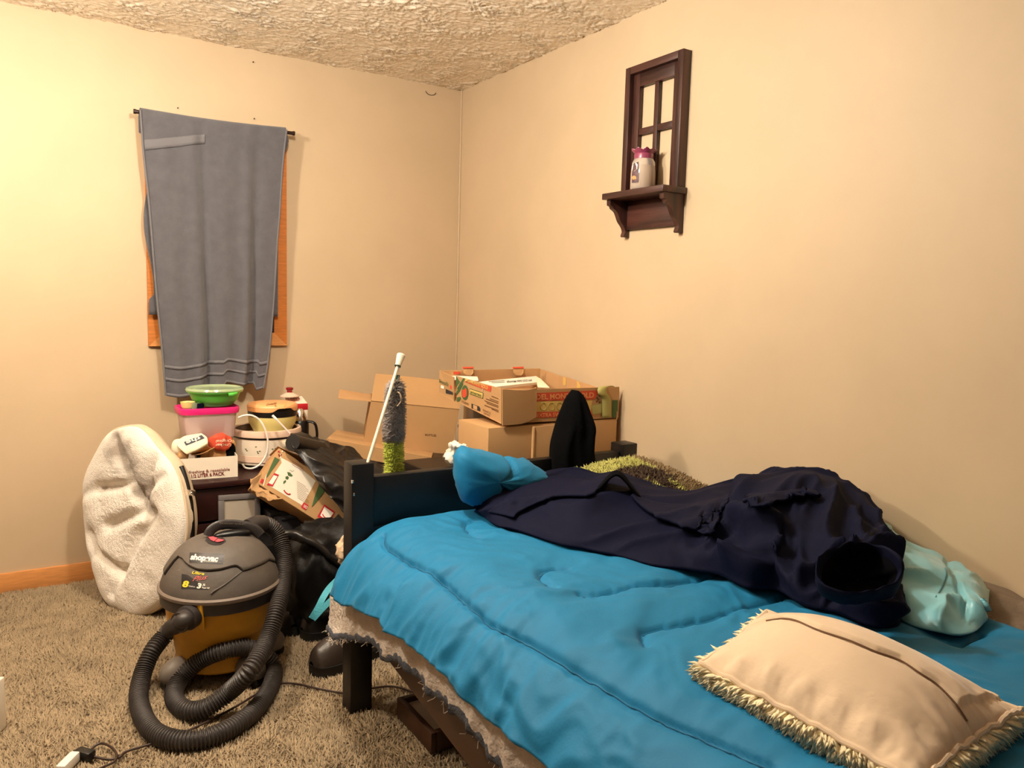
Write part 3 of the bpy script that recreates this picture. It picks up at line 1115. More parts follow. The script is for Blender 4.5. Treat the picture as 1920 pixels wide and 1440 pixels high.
wv = np.stack([fbm(sc_ * 4, 2), fbm(sc_ * 4 + 9, 2), 0 * sc_[:, 0]], 1) * .12
left = (.020 * ridge((sc_ + wv * .7) * np.array([2.2, 11, 1]) + np.stack([0 * wv[:, 0], -sc_[:, 0] * 4.0, 0 * wv[:, 0]], 1), 1)).reshape(260, 84)
right = (.055 * ridge((sc_ + wv * 1.2) * np.array([5.5, 8, 1]) + 5, 2) + .022 * fbm(sc_ * np.array([9, 11, 1]), 1) + .022 * ridge((sc_ + wv * .8) * np.array([11, 15, 1]) + 2, 1)).reshape(260, 84)
mix = smoothstep(.5, .66, s_)
dn = left * (1 - mix) + right * mix
dn = dn + .008
dn *= smoothstep(-.06, .05, s_) * (1 - .8 * smoothstep(.93, 1.0, s_))
dn *= 1 - .85 * smoothstep(.60, .74, t_)
dn *= smoothstep(-.01, .10, t_) * (1 - .75 * np.exp(-((t_ - .58) / .1) ** 2))
Nv = Nv + n0 * dn[:, :, None]
navy = thing('navy_clothes_heap', 'long heap of crumpled dark navy cotton clothing lying along the middle of the bed', 'clothing', (-.5, -2.3, .63))
body = mk('garment', solid(Nv, .008), M['navy'], navy, sharp=0)
tn = bvh(body)

def overlay(name, edge_px, inner, m, parent, tree, off=.012, th=.006, nu=60, nv=16, amp=.004):
    """a layer of cloth: outer hem given along edge_px, inner border along inner, both laid on the heap"""
    e0, e1 = catmull(np.array([(a, b, 0) for a, b in edge_px], float), nu), catmull(np.array([(a, b, 0) for a, b in inner], float), nu)
    A = np.zeros((nu, nv, 3))
    ok = None
    for i in range(nu):
        for j in range(nv):
            t = j / (nv - 1)
            p = e0[i] * (1 - t) + e1[i] * t
            h = hit(p[0], p[1], tree, off * (1 - t) ** .7 + .001)
            if h is None:
                h = A[i, j - 1] if j else (A[i - 1, j] if i else np.array([0, 0, 0]))
            A[i, j] = h
    d = unit(CAM - A.reshape(-1, 3).mean(0))
    A = A + d * (amp * fbm(A.reshape(-1, 3) * 30, 2)).reshape(nu, nv)[:, :, None]
    return mk(name, solid(A, th), m, parent, sharp=0)

overlay('folded_hem', [(965, 975), (975, 965), (1015, 945), (1051, 936), (1101, 935), (1120, 925), (1135, 905)], [(915, 960), (950, 930), (990, 905), (1040, 893), (1085, 897), (1115, 902), (1128, 898)],
        M['navy'], navy, tn)
overlay('shirt_tail', [(1182, 935), (1207, 961), (1235, 978), (1257, 987), (1290, 998), (1318, 1005), (1335, 1006)],
        [(1190, 928), (1218, 938), (1250, 944), (1290, 945), (1325, 938), (1350, 934), (1368, 932)], M['navy'], navy, tn, .018, .008, 70, 24)
overlay('collar', [(1400, 948), (1440, 948), (1480, 945), (1510, 935), (1530, 938)], [(1408, 925), (1440, 924), (1470, 920), (1508, 916), (1528, 920)], M['navy'], navy, tn, .02, .008, 40, 14)
# hood: a rolled cuff round a dark opening
hc = PZ(1610, 1075, .70)
rg = [(1535, 1048), (1560, 1032), (1600, 1022), (1640, 1024), (1672, 1036), (1690, 1055), (1691, 1075), (1680, 1095), (1655, 1105), (1600, 1112), (1555, 1105), (1533, 1085)]
rim = np.array([PZ(a, b, .815 - .06 * smoothstep(1030, 1110, b)) for a, b in rg])
rim = catmull(np.concatenate([rim, rim[:1]]), 73)[:-1]
rc = rim.mean(0)
ring2 = []
for k, d in ((1.0, -.06), (1.05, -.02), (1.04, .006), (1.0, .012), (.95, .004), (.9, -.02), (.7, -.045), (.3, -.055), (.02, -.058)):
    ring2.append(rc + (rim - rc) * k + unit(CAM - rc) * d * .8 + (.0, 0, d * .4))
R2 = np.array(ring2)
R2 += (fbm(R2.reshape(-1, 3) * 18, 2) * .007).reshape(R2.shape[0], -1)[:, :, None]
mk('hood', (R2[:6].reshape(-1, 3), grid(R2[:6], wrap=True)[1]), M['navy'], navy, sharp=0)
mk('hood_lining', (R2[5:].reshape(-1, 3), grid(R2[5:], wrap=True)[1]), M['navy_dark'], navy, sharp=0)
# sleeve ends crumpled along the front of the heap
def crumple(name, out, z, m, parent, h=.05, seed=0, n=(26, 64), amp=.022):
    o_ = np.array([PZ(a, b, z) for a, b in out])
    o_ = catmull(np.concatenate([o_, o_[:1]]), n[1] + 1)[:-1]
    cc = o_.mean(0)
    L_ = []
    for i in range(n[0]):
        t = i / (n[0] - 1)
        k = math.cos(t * PI / 2) ** .6
        L_.append(cc + (o_ - cc) * max(k, .01) + np.array([0, 0, h * math.sin(t * PI / 2)]))
    L_ = np.array(L_)
    V = L_.reshape(-1, 3)
    wv = np.stack([fbm(V * 12 + seed, 2), fbm(V * 12 + seed + 5, 2), fbm(V * 12 + seed + 8, 2)], 1) * .03
    V = V + (ridge((V + wv) * 17 + seed, 2) * amp)[:, None] * np.array([-.35, -.45, .8]) * np.repeat(np.linspace(.2, 1, n[0]), n[1])[:, None]
    return mk(name, (V, grid(V.reshape(n[0], n[1], 3), wrap=True)[1]), m, parent, sharp=0)
crumple('sleeve', [(1500, 1125), (1520, 1100), (1545, 1090), (1570, 1098), (1568, 1130), (1555, 1146), (1530, 1148), (1512, 1140)], .64, M['navy'], navy, .05, 3)
crumple('sleeve', [(1570, 1155), (1580, 1120), (1620, 1105), (1670, 1105), (1692, 1120), (1690, 1160), (1675, 1180), (1620, 1172)], .64, M['navy'], navy, .06, 9)
crumple('sleeve', [(1378, 1085), (1410, 1072), (1450, 1075), (1475, 1090), (1455, 1105), (1420, 1106), (1392, 1100)], .645, M['navy'], navy, .035, 14)
# raised pleat in the middle
rp = np.array([[PY(a, b, -2.02 + .03 * k) for a, b in pts] for k, pts in enumerate([
    [(1125, 912), (1134, 902), (1146, 891), (1157, 885), (1168, 893), (1177, 907), (1190, 918)],
    [(1118, 925), (1130, 912), (1142, 898), (1157, 889), (1170, 900), (1182, 915), (1195, 930)]][::-1])])
for j in range(7):
    rp[:, j] += (CAM - rp[:, j]) / np.linalg.norm(CAM - rp[:, j], axis=1)[:, None] * .0
base_d = np.mean([depth_of(hit(1157, 920, tn)) for _ in (0,)])
rp = np.array([[CAM + ray(a, b) * (base_d + dd) / FOC for a, b in pts] for dd, pts in (
    (-.03, [(1108, 932), (1128, 915), (1143, 900), (1157, 893), (1172, 905), (1185, 920), (1200, 936)]),
    (.0, [(1116, 924), (1132, 905), (1145, 891), (1157, 885), (1169, 893), (1180, 908), (1194, 926)]),
    (.05, [(1122, 930), (1135, 912), (1146, 897), (1157, 889), (1168, 899), (1178, 913), (1190, 930)]))])
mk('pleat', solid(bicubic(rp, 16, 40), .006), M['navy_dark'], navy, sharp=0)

# black cloth draped over the footboard
lev = [(733, 1082, 1088), (741, 1076, 1096), (752, 1070, 1101), (768, 1065, 1106), (785, 1061, 1110), (800, 1058, 1112), (818, 1053, 1112), (838, 1048, 1113), (858, 1046, 1115),
       (880, 1046, 1118), (896, 1046, 1120)]
yk = -1.705
Ld = []
for k, (py_k, a, b) in enumerate(lev):
    p0, p1 = PY(a, py_k, yk), PY(b, py_k, yk)
    cc, hw = (p0 + p1) / 2, (p1 - p0) / 2
    th = np.linspace(0, 2 * PI, 48, endpoint=False)
    dpt = min(.075, .02 + .012 * k)
    fold = 1 + (.16 * np.sin(th * 5 + .25 * k) + .10 * np.sin(th * 9 + 1 - .2 * k)) * smoothstep(0, 5, k)
    Ld.append(cc + np.cos(th)[:, None] * hw + (np.sin(th) * dpt * fold)[:, None] * np.array([0, 1, 0]) + np.array([0, .02, 0]))
Ld = np.stack([catmull(np.array(Ld)[:, j], 60) for j in range(48)], 1)
top('black_hooded_jacket', (np.concatenate([Ld.reshape(-1, 3), [Ld[0].mean(0)]]), grid(Ld, wrap=True)[1] + [(2880, (j + 1) % 48, j) for j in range(48)]), M['black_cloth'],
    'black jacket standing in a pointed fold over the footboard rail', 'jacket', sharp=0)

# shaggy olive and brown cushion by the wall
L0, T0, R0, B0 = PZ(1068, 884, .715), PZ(1195, 856, .765), PZ(1325, 915, .70), PZ(1225, 965, .665)
T0[0] = min(T0[0], -.03)
nu = 40
U, W = np.meshgrid(np.linspace(0, 1, nu), np.linspace(0, 1, nu), indexing='ij')
S = ((1 - U) * (1 - W))[:, :, None] * L0 + (U * (1 - W))[:, :, None] * T0 + (U * W)[:, :, None] * R0 + ((1 - U) * W)[:, :, None] * B0
S[:, :, 2] += .035 * (np.sin(U * PI) * np.sin(W * PI)) ** .6 - .012
cush = thing('shaggy_cushion', 'shaggy olive green and dark brown patterned cushion against the right wall', 'cushion', (S[:, :, 0].mean(), S[:, :, 1].mean(), .63))
sb = solid(S[::2, ::2], .05 * (1 if normals(S)[20, 20, 2] > 0 else -1))
mk('cushion_back', sb, M['cream_paper'], cush, sharp=0)
pS, nS = sample(grid(S), 9000)
nS = np.where(nS[:, 2:3] < 0, -nS, nS)
d2 = pS - L0
ex, ey = T0 - L0, B0 - L0
G = np.array([[ex @ ex, ex @ ey], [ex @ ey, ey @ ey]])
ab = np.linalg.solve(G, np.stack([d2 @ ex, d2 @ ey]))
pu, pw = ab
blot = fbm(np.stack([pu * 3.2, pw * 3.2, 0 * pu], 1) + 4, 2)
dark = (smoothstep(.25, .5, pw + .35 * pu) * 1.0 - .55 * (1 - smoothstep(.2, .5, pw))) + blot * .9 > .42
island = fbm(np.stack([pu * 7, pw * 5, 0 * pu + 3], 1), 1) > .22
taupe = (pu > .86) | ((pw > .75) & (blot > .1) & ~dark)
kinds = np.where(taupe, 2, np.where(dark & ~island, 1, 0))
for k, nm, mm in ((0, 'olive_shag', 'lime_shag'), (1, 'brown_shag', 'brown_shag'), (2, 'taupe_shag', 'taupe_shag')):
    s = kinds == k
    if s.sum():
        mk(nm, tufts(pS[s], nS[s], .020 + .010 * RNG.random(s.sum()), .0034, .55, long=True), M[mm], cush, smooth=False, kind='stuff')

# pale aqua satin quilt and the taupe blanket by the wall
Ba = [PZ(a, b, .642) for a, b in [(1640, 1120), (1690, 1163), (1740, 1181), (1785, 1190), (1822, 1187), (1842, 1172), (1850, 1152)]]
Ca = [PZ(a, b, z) for a, b, z in [(1645, 985, .77), (1700, 1032, .735), (1760, 1060, .715), (1795, 1083, .70), (1832, 1112, .69), (1846, 1134, .675), (1852, 1147, .66)]]
Ca = [np.array([min(c_[0], -.05), c_[1], c_[2]]) for c_ in Ca]
Ka = [behind(c_, .60, .3) for c_ in Ca]
Aq = pile(Ba, Ca, Ka, 120, 60, .8)
nq = normals(Aq)
nq = np.where((nq @ np.array([-.4, -.5, .8]))[:, :, None] < 0, -nq, nq)
Vq = Aq.reshape(-1, 3)
wq = np.stack([fbm(Vq * 8 + 3, 2), fbm(Vq * 8 + 31, 2), fbm(Vq * 8 + 60, 2)], 1) * .05
dq = (.020 * ridge((Vq + wq) * np.array([7, 7, 9]), 1) + .016 * fbm(Vq * 9, 1) - .012).reshape(120, 60)
tt = np.linspace(0, 1, 60)[None, :]
dq *= smoothstep(-.05, .1, np.linspace(0, 1, 120))[:, None] * (1 - smoothstep(.84, 1, np.linspace(0, 1, 120)))[:, None]
dq *= smoothstep(-.02, .12, tt) * (1 - .6 * np.exp(-((tt - .6) / .1) ** 2))
gr = np.exp(-((np.linspace(0, 1, 120)[:, None] - .62 - .05 * np.sin(tt * 5)) / .032) ** 2)
dq = dq - .012 * gr * smoothstep(.1, .3, tt)
Aq = Aq + nq * dq[:, :, None]
aq = thing('aqua_quilt', 'pale aqua satin quilt bunched beside the navy clothing against the right wall', 'quilt', (-.2, -2.8, .63))
aqo = mk('satin_cover', solid(Aq, .008), M['aqua'], aq, sharp=0)
ta = bvh(aqo)
sp = hits([(1772, 1066), (1774, 1075), (1772, 1085), (1768, 1096), (1762, 1108), (1755, 1120)], ta, .001)
if len(sp) > 2:
    mk('quilting_seam', tube(catmull(sp, 30), .0016, 6), M['aqua_seam'], aq)
Fg = [PZ(a, b, .60) for a, b in [(1775, 1150), (1830, 1185), (1880, 1196), (1935, 1206), (2010, 1222)]]
Rg = [PX(a, b, -.022) for a, b in [(1770, 1082), (1830, 1090), (1880, 1110), (1925, 1133), (2010, 1176)]]
Mg = [(a * .45 + b * .55) + (0, 0, .028) for a, b in zip(Fg, Rg)]
Gb = bicubic(np.array([[f_ - (0, 0, .02) for f_ in Fg], Fg, Mg, Rg]), 40, 70)
Gb = Gb + (.012 * fbm(Gb.reshape(-1, 3) * 9, 2)).reshape(40, 70)[:, :, None] * np.array([0, -.3, 1.0])
top('taupe_blanket', solid(Gb, .008), M['greyblanket'], 'taupe fleece blanket tucked along the wall behind the aqua quilt', 'blanket', sharp=0)

# ------------------------------------------------------------------ cream pillow with shaggy underside
zp = .675
c4 = [PZ(1312, 1243, zp), PZ(1437, 1153, zp + .02), PZ(1913, 1330, zp), PZ(1722, 1470, zp)]
nu, nv = 90, 120
U, W = np.meshgrid(np.linspace(0, 1, nu), np.linspace(0, 1, nv), indexing='ij')   # U: short side, W: long side
Sp = ((1 - U) * (1 - W))[:, :, None] * c4[0] + (U * (1 - W))[:, :, None] * c4[1] + (U * W)[:, :, None] * c4[2] + ((1 - U) * W)[:, :, None] * c4[3]
cenp = Sp.mean((0, 1))
bul = (np.sin(U * PI) ** .62) * (np.sin(W * PI) ** .62)
pin = 1 - .035 * (np.sin(U * PI) * (np.abs(W - .5) * 2) ** 4 + np.sin(W * PI) * (np.abs(U - .5) * 2) ** 4)
Tp = cenp + (Sp - cenp) * pin[:, :, None]
Tp[:, :, 2] += .085 * bul
edge = np.minimum(np.minimum(U, 1 - U) * .35, np.minimum(W, 1 - W) * .55)
V3 = Tp.reshape(-1, 3)
rad = (np.sin(np.arctan2(W - .5, U - .5) * 0 + W * 42) * .5 + fbm(np.stack([W.ravel() * 16, U.ravel() * 6, 0 * U.ravel()], 1), 2).reshape(nu, nv)) * np.exp(-((U - .06) / .07) ** 2)
rad2 = fbm(np.stack([U.ravel() * 12, W.ravel() * 5, 0 * U.ravel() + 5], 1), 2).reshape(nu, nv) * np.exp(-((1 - W) / .16) ** 2)
Tp[:, :, 2] += .006 * rad + .012 * rad2 + .006 * fbm(V3 * 6, 2).reshape(nu, nv) * bul
# overlap of the envelope opening: far strip lies a little higher
lpx = [(1437, 1164), (1467, 1160), (1493, 1164), (1533, 1181), (1593, 1201), (1640, 1221), (1687, 1238), (1723, 1261), (1757, 1284), (1790, 1318), (1813, 1352)]
tmp = BVHTree.FromPolygons([tuple(v) for v in Tp.reshape(-1, 3)], grid(Tp)[1])
lp = hits(lpx, tmp)
lu = []
for p in lp:
    k = np.argmin(((Tp.reshape(-1, 3) - p) ** 2).sum(1))
    lu.append((W.ravel()[k], U.ravel()[k]))
lu = np.array(sorted(lu))
uline = np.interp(np.linspace(0, 1, nv), lu[:, 0], lu[:, 1])
stepf = smoothstep(0, .025, U - uline[None, :]) * (np.linspace(0, 1, nv) < .93)[None, :]
Tp[:, :, 2] += .007 * stepf - .006 * np.exp(-((U - uline[None, :]) / .012) ** 2)
pil = thing('throw_pillow', 'cream microsuede throw pillow with shaggy fleece underside lying on the turquoise comforter', 'pillow', (cenp[0], cenp[1], .635))
pt = mk('cover', grid(Tp), M['beige'], pil, sharp=0)
lowr = Tp.copy()
lowr[:, :, 2] = zp - .045 * bul ** .8 - .002
lowr[:, :, :2] = cenp[:2] + (Sp - cenp)[:, :, :2] * (pin[:, :, None] * 1.0)
mk('fleece_side', (lowr.reshape(-1, 3), [tuple(reversed(f)) for f in grid(lowr)[1]]), M['shagcream'], pil, sharp=0)
rimP = np.concatenate([Tp[0, :, :], Tp[1:, -1, :], Tp[-1, -2::-1, :], Tp[-2:0:-1, 0, :]])
rimP = np.concatenate([rimP, rimP[:1]])
mk('piping', tube(rimP, .005, 8, cap=False), M['beige'], pil)
tpil = bvh(pt)
pts = hits(lpx, tpil, .0008)
mk('envelope_seam', tube(catmull(pts, 80), .0016, 6), M['seam'], pil)
k = RNG.integers(0, len(rimP) - 1, 5200)
pr_ = rimP[k] + (rimP[k + 1] - rimP[k]) * RNG.random(5200)[:, None]
outw = pr_ - cenp
outw[:, 2] = 0
outw /= np.linalg.norm(outw, axis=1)[:, None]
fall = RNG.random(5200)
pr_ = pr_ + outw * (-.012 * fall[:, None]) + np.array([0, 0, -1]) * (.004 + .026 * fall)[:, None]
mk('shag_fringe', tufts(pr_, outw * .9 + np.array([0, 0, -.35]),   .021 + .011 * RNG.random(5200), .0030, .25, long=True), M['shagcream'], pil, smooth=False, kind='stuff')

# ------------------------------------------------------------------ night stand and what stands on it
def panel(p00, p10, p11, p01, t=.004, nudge=None):
    """thin board through four corners, thickness away from the camera side"""
    A = np.array([[p00, p01], [p10, p11]], float)
    n = unit(np.cross(A[1, 0] - A[0, 0], A[0, 1] - A[0, 0]))
    if n @ (CAM - A[0, 0]) < 0:
        n = -n
    B = A - n * t
    V = np.concatenate([A.reshape(-1, 3), B.reshape(-1, 3)])
    F = [(0, 1, 3, 2), (4, 6, 7, 5), (0, 4, 5, 1), (2, 3, 7, 6), (0, 2, 6, 4), (1, 5, 7, 3)]
    return V, F

zn = .525
ns_ = thing('nightstand', 'dark cherry wood nightstand under the slow cooker and the white six pack carton', 'nightstand', (-1.23, -.27, 0))
mk('top_board', box(-1.60, -.87, -.565, -.03, zn - .025, zn, .005), M['cherry'], ns_)
mk('side_panel', box(-1.585, -1.565, -.545, -.04, 0, zn - .025, .002), M['cherry'], ns_)
mk('side_panel', box(-.905, -.885, -.545, -.04, 0, zn - .025, .002), M['cherry'], ns_)
mk('back_panel', box(-1.565, -.905, -.06, -.045, .02, zn - .025, .001), M['cherry'], ns_)
for z0_, z1_ in ((.36, .495), (.20, .35), (.05, .19)):
    d_ = mk('drawer', box(-1.56, -.91, -.55, -.525, z0_, z1_, .004), M['cherry'], ns_)
    kn = mk('knob', lathe([(.006, 0), (.006, .012), (.014, .016), (.012, .026), (.003, .029)], 16), M['black_metal'], d_)
    for v in kn.data.vertices:
        x, y, z = v.co + Vector(root_org(ns_))
        v.co = Vector((-1.235 + x, -.55 - z, (z0_ + z1_) / 2 + y)) - Vector(root_org(ns_))

def open_carton(root, A, B, ey, ez, h, dep, m, mi, t=.004, names=('front_panel', 'side_panel', 'side_panel', 'back_panel', 'bottom_panel')):
    ex = unit(B - A); Wd = np.linalg.norm(B - A)
    Mx = basis(A, ex, ey, ez)
    gs = [box(0, Wd, 0, t, 0, h, 0), box(0, t, t, dep - t, 0, h, 0), box(Wd - t, Wd, t, dep - t, 0, h, 0), box(0, Wd, dep - t, dep, 0, h, 0), box(t, Wd - t, t, dep - t, 0, t, 0)]
    return [mk(nm, xf(Mx, g), m, root, smooth=False) for nm, g in zip(names, gs)], Mx, Wd

A0, B0_ = PZ(334, 901.7, zn + .001), PZ(446, 893.7, zn + .001)
ex = unit(B0_ - A0); ez = np.array([0, 0, 1.0]); ey = unit(np.cross(ez, ex))
hc_ = PY(446, 855, B0_[1])[2] - zn
six = thing('six_pack_carton', 'low white open carton with maroon lettering on the front edge of the nightstand', 'carton', (A0 + B0_) / 2)
cps, _, _ = open_carton(six, A0, B0_, ey, ez, hc_, .17, M['white_card'], M['white_card'], .003)
tr_ = bvh(cps[0])
text_on('refreshing & resealable', (347, 889), (431, 882), (-.4, -5.6), M['maroon_ink'], six, tr_, .008)
text_on('1/2 LITER 6 PACK', (359, 896), (421, 890.5), (-.4, -6.2), M['maroon_ink'], six, tr_, .03)

# bags stuffed in the carton
def blob(c, rx, ry, rz, n=(28, 48), amp=.02, sc=12, seed=0, sq=.8, zmin=None, rid=0.0):
    th = np.linspace(0, 2 * PI, n[1], endpoint=False)
    ph = np.linspace(-PI / 2 + .02, PI / 2 - .02, n[0])
    sp = lambda v, e: np.sign(v) * np.abs(v) ** e
    A = np.stack([np.stack([rx * sp(np.cos(p), sq) * sp(np.cos(th), sq), ry * sp(np.cos(p), sq) * sp(np.sin(th), sq), np.full(n[1], rz * sp(np.sin(p), sq))], 1) for p in ph])
    V = A.reshape(-1, 3)
    dr = V / np.array([rx, ry, rz]) ** 2
    dr /= np.linalg.norm(dr, axis=1)[:, None]
    d = amp * fbm(V * sc + seed, 3) + (rid * ridge(V * sc * .7 + seed, 2) if rid else 0)
    V = V + dr * np.broadcast_to(d, (len(V),))[:, None] + np.array(c)
    if zmin is not None:
        V[:, 2] = np.maximum(V[:, 2], zmin)
    g = grid(V.reshape(n[0], n[1], 3), wrap=True)
    k = (n[0] - 1) * n[1]
    g[1].append(tuple(range(n[1] - 1, -1, -1)))
    g[1].append(tuple(range(k, k + n[1])))
    return V, g[1]

def bag_at(name, label, cat, px, py, y, rx, ry, rz, m, seed, amp=.012, **k):
    c = PY(px, py, y)
    return top(name, blob(c, rx, ry, rz, amp=amp, seed=seed, sc=16, zmin=zn + .006, rid=.008, **k), M[m], label, cat, sharp=30)
kb = bag_at('paper_bag', 'crumpled brown kraft paper bag sticking out of the white carton', 'bag', 405, 846, -.385, .075, .045, .055, 'kraft', 2)
rb_ = bag_at('snack_packet', 'red packet with upside down lettering under the pink rimmed tub', 'packet', 413, 829, -.43, .048, .02, .03, 'red_print', 5, .006)
tb_ = bvh(rb_)
text_on('Original', (434, 824), (405, 825), (0, 5), M['cream_paper'], rb_, tb_, .005)
text_on('Cracker', (434, 832), (404, 832), (0, 5), M['cream_paper'], rb_, tb_, .005)
fo = thing('folded_paper_sack', 'folded cream paper sack with a grey lettered band at the left of the carton', 'sack', PY(360, 850, -.46))
cs = bicubic(np.array([[PY(a, b, y) for a, b, y in r_] for r_ in [
    [(328, 832, -.42), (345, 818, -.42), (378, 812, -.42)], [(338, 842, -.47), (360, 828, -.48), (388, 820, -.47)],
    [(350, 852, -.49), (370, 842, -.505), (390, 831, -.49)], [(356, 850, -.47), (372, 845, -.485), (389, 835, -.47)]]]), 24, 24)
fs = mk('sack_front', solid(cs, .003), M['cream_paper'], fo, sharp=0)
mk('sack_back', blob(PY(338, 838, -.42), .035, .02, .035, amp=.006, seed=8), M['cream_paper'], fo)
mk('sack_fold', solid(bicubic(np.array([[PY(a, b, y) for a, b, y in r_] for r_ in [[(356, 851, -.47), (372, 846, -.485), (389, 836, -.47)], [(365, 853, -.44), (380, 848, -.45), (400, 842, -.44)],
                                                                        [(358, 852, -.475), (378, 850, -.49), (402, 838, -.47)]]]), 18, 18), .003), M['kraft'], fo, sharp=0)
tfs = bvh(fs)
decalq('grey_band', [(345, 829), (378, 816), (384, 822), (349, 836)], M['binding'], fo, tfs, (8, 6))
text_on('the', (375, 818.5), (349, 828.5), (2, 6), M['white_ink'], fo, tfs, .02, off=.0026)
bag_at('black_pouch', 'small black pouch with a pale lining in the right corner of the carton', 'pouch', 431, 850, -.40, .02, .03, .05, 'black_cloth', 11, .006)
bag_at('orange_packet', 'tan rounded packet at the left end of the white carton', 'packet', 343, 857, -.44, .018, .02, .022, 'card', 4, .003)
top('black_battery_stick', box(*[v for v in (PY(368, 850, -.455)[0], PY(376, 850, -.455)[0], -.46, -.44, zn + .02, PY(372, 848, -.455)[2])], .002), M['black_plastic'], 'small upright black bar between the bags in the carton', 'bar')

# pink rimmed tub
def rrect_loft(levels, n=56, c=(0, 0, 0), e=5.0):
    th = np.linspace(0, 2 * PI, n, endpoint=False)
    f = lambda v: np.sign(v) * np.abs(v) ** (2 / e)
    A = np.stack([np.stack([a * f(np.cos(th)), b * f(np.sin(th)), np.full(n, z)], 1) for a, b, z in levels])
    return A + np.array(c, float)
tc0 = np.array([0, -.345, 0])
zt1 = PY(391, 772, -.43)[2]
zt0 = PY(391, 826, -.43)[2]
xl, xr = PY(337, 790, -.39)[0], PY(446, 790, -.39)[0]
tcx = (xl + xr) / 2; hw = (xr - xl) / 2
tub = thing('storage_tub', 'clear plastic storage tub with a hot pink rim standing on the carton of bags', 'tub', (tcx, tc0[1], zt0))
g = rrect_loft([(hw * .84, .066, zt0), (hw * .88, .072, zt0 + .006), (hw * .97, .082, zt1 - .006), (hw * .95, .080, zt1 - .006), (hw * .86, .070, zt0 + .009), (hw * .1, .01, zt0 + .008)], c=(tcx, tc0[1], 0))
mk('tub_body', (g.reshape(-1, 3), grid(g, wrap=True)[1] + [tuple(range(55, -1, -1))]), M['frost'], tub)
g = rrect_loft([(hw * .95, .080, zt1 - .012), (hw * 1.03, .088, zt1 - .012), (hw * 1.06, .092, zt1 + .004), (hw * 1.04, .09, zt1 + .014), (hw * .98, .084, zt1 + .015), (hw * .93, .078, zt1 + .004), (hw * .95, .080, zt1 - .012)], c=(tcx, tc0[1], 0))
mk('tub_rim', (g.reshape(-1, 3), grid(g, wrap=True)[1]), M['pink'], tub)
top('paper_liner', box(tcx - hw * .86, tcx + hw * .86, -.405, -.285, zt1 - .03, zt1 - .02, .004), M['white_card'], 'white sheet lying inside the pink rimmed tub', 'paper')
for (a, b, mm, rr, lab) in ((352, 753, 'butter', .030, 'yellow'), (362, 754, 'lid', .028, 'pale green'), (372, 755, 'navy', .026, 'dark navy')):
    c_ = PY(a, b + 2, -.385)
    top('measuring_cup', lathe([(rr * .6, -.024), (rr * .8, -.02), (rr, .004), (rr * .93, .004), (rr * .7, -.016), (.002, -.018)], 28, c_), M[mm], f'small {lab} plastic cup nested at the left inside the pink rimmed tub', 'cup', 'nested cups in the pink tub')
# green bowl
bc = np.array([PY(403, 758, -.345)[0], -.345, zt1 + .017])
br = 50.5 * depth_of(bc) / FOC
bh = PY(403, 727, -.345)[2] - bc[2]
bowl = thing('green_bowl', 'bright green plastic bowl with a clear lid on top of the pink rimmed tub', 'bowl', bc)
mk('bowl_body', lathe([(br * .55, 0), (br * .62, .002), (br * .80, bh * .35), (br * .9, bh * .75), (br * .98, bh * .8), (br * 1.0, bh * .86), (br * .96, bh * .88), (br * .86, bh * .7), (br * .5, .006), (.002, .005)], 56, bc), M['green'], bowl)
mk('lid', lathe([(br * 1.0, bh * .87), (br * 1.02, bh * .93), (br * .99, bh * 1.03), (br * .93, bh * 1.05), (br * .88, bh * .98), (br * .4, bh * .97), (.003, bh * .97)], 56, bc), M['lid'], bowl)
hd = PY(435, 737, bc[1] - br * .85)
mk('handle', solid(bicubic(np.array([[hd + (-.022, .012, .004), hd + (0, .004, .004), hd + (.022, .018, .006)], [hd + (-.018, -.012, 0), hd + (0, -.02, 0), hd + (.022, -.008, .002)],
                                     [hd + (-.017, -.012, -.012), hd + (0, -.018, -.012), hd + (.02, -.006, -.008)]]), 12, 14), .004), M['green'], bowl, sharp=0)

# slow cooker
kc = np.array([PY(500, 800, -.30)[0], -.30, zn])
kr = 63 * depth_of(kc) / FOC
kz = PY(500, 800, -.30 - 0)[2] - zn
cook = thing('slow_cooker', 'cream round slow cooker with a leaf pattern standing on the nightstand', 'slow cooker', kc)
mk('base', lathe([(kr * .82, .0), (kr * .84, .004), (kr * .84, .016), (kr * .8, .018)], 56, kc), M['black_plastic'], cook)
bodyk = mk('body', lathe([(kr * .84, .016), (kr * .9, .022), (kr * .93, kz * .3), (kr * .95, kz * .80), (kr * .9, kz * .81)], 64, kc), M['crock'], cook)
mk('trim_band', lathe([(kr * .945, kz * .79), (kr * .965, kz * .79), (kr * .965, kz * .825), (kr * .945, kz * .825)], 64, kc, cap=False), M['black_plastic'], cook)
mk('peach_band', lathe([(kr * .925, kz * .2), (kr * .936, kz * .2), (kr * .938, kz * .36), (kr * .925, kz * .36)], 64, kc, cap=False), M['crock_pink'], cook)
mk('rim', lathe([(kr * .945, kz * .825), (kr * .99, kz * .84), (kr, kz * .93), (kr * .98, kz), (kr * .92, kz * 1.01), (kr * .88, kz * .95)], 64, kc, cap=False), M['crock_pink'], cook)
mk('stoneware_insert', lathe([(kr * .9, kz * .97), (kr * .87, kz * .99), (kr * .84, kz * .5), (kr * .7, kz * .2), (.002, kz * .18)], 56, kc, cap=False), M['stone'], cook)
mk('control_knob', tube([PY(540, 832, kc[1] - kr * .85), PY(541, 833, kc[1] - kr * 1.05)], .016, 20), M['crock'], cook)
tk = bvh(bodyk)
for (a, b) in ((461, 842), (463, 845), (480, 838), (483, 847), (487, 846), (511, 842), (513, 846), (516, 841), (484, 850)):
    s1 = random.uniform(-2, 2)
    decal('leaf_print', [(a - 2, b + s1 * .5), (a, b - 1.2), (a + 2.4, b - s1 * .5), (a, b + 1.2)], M['green_print'], cook, tk)
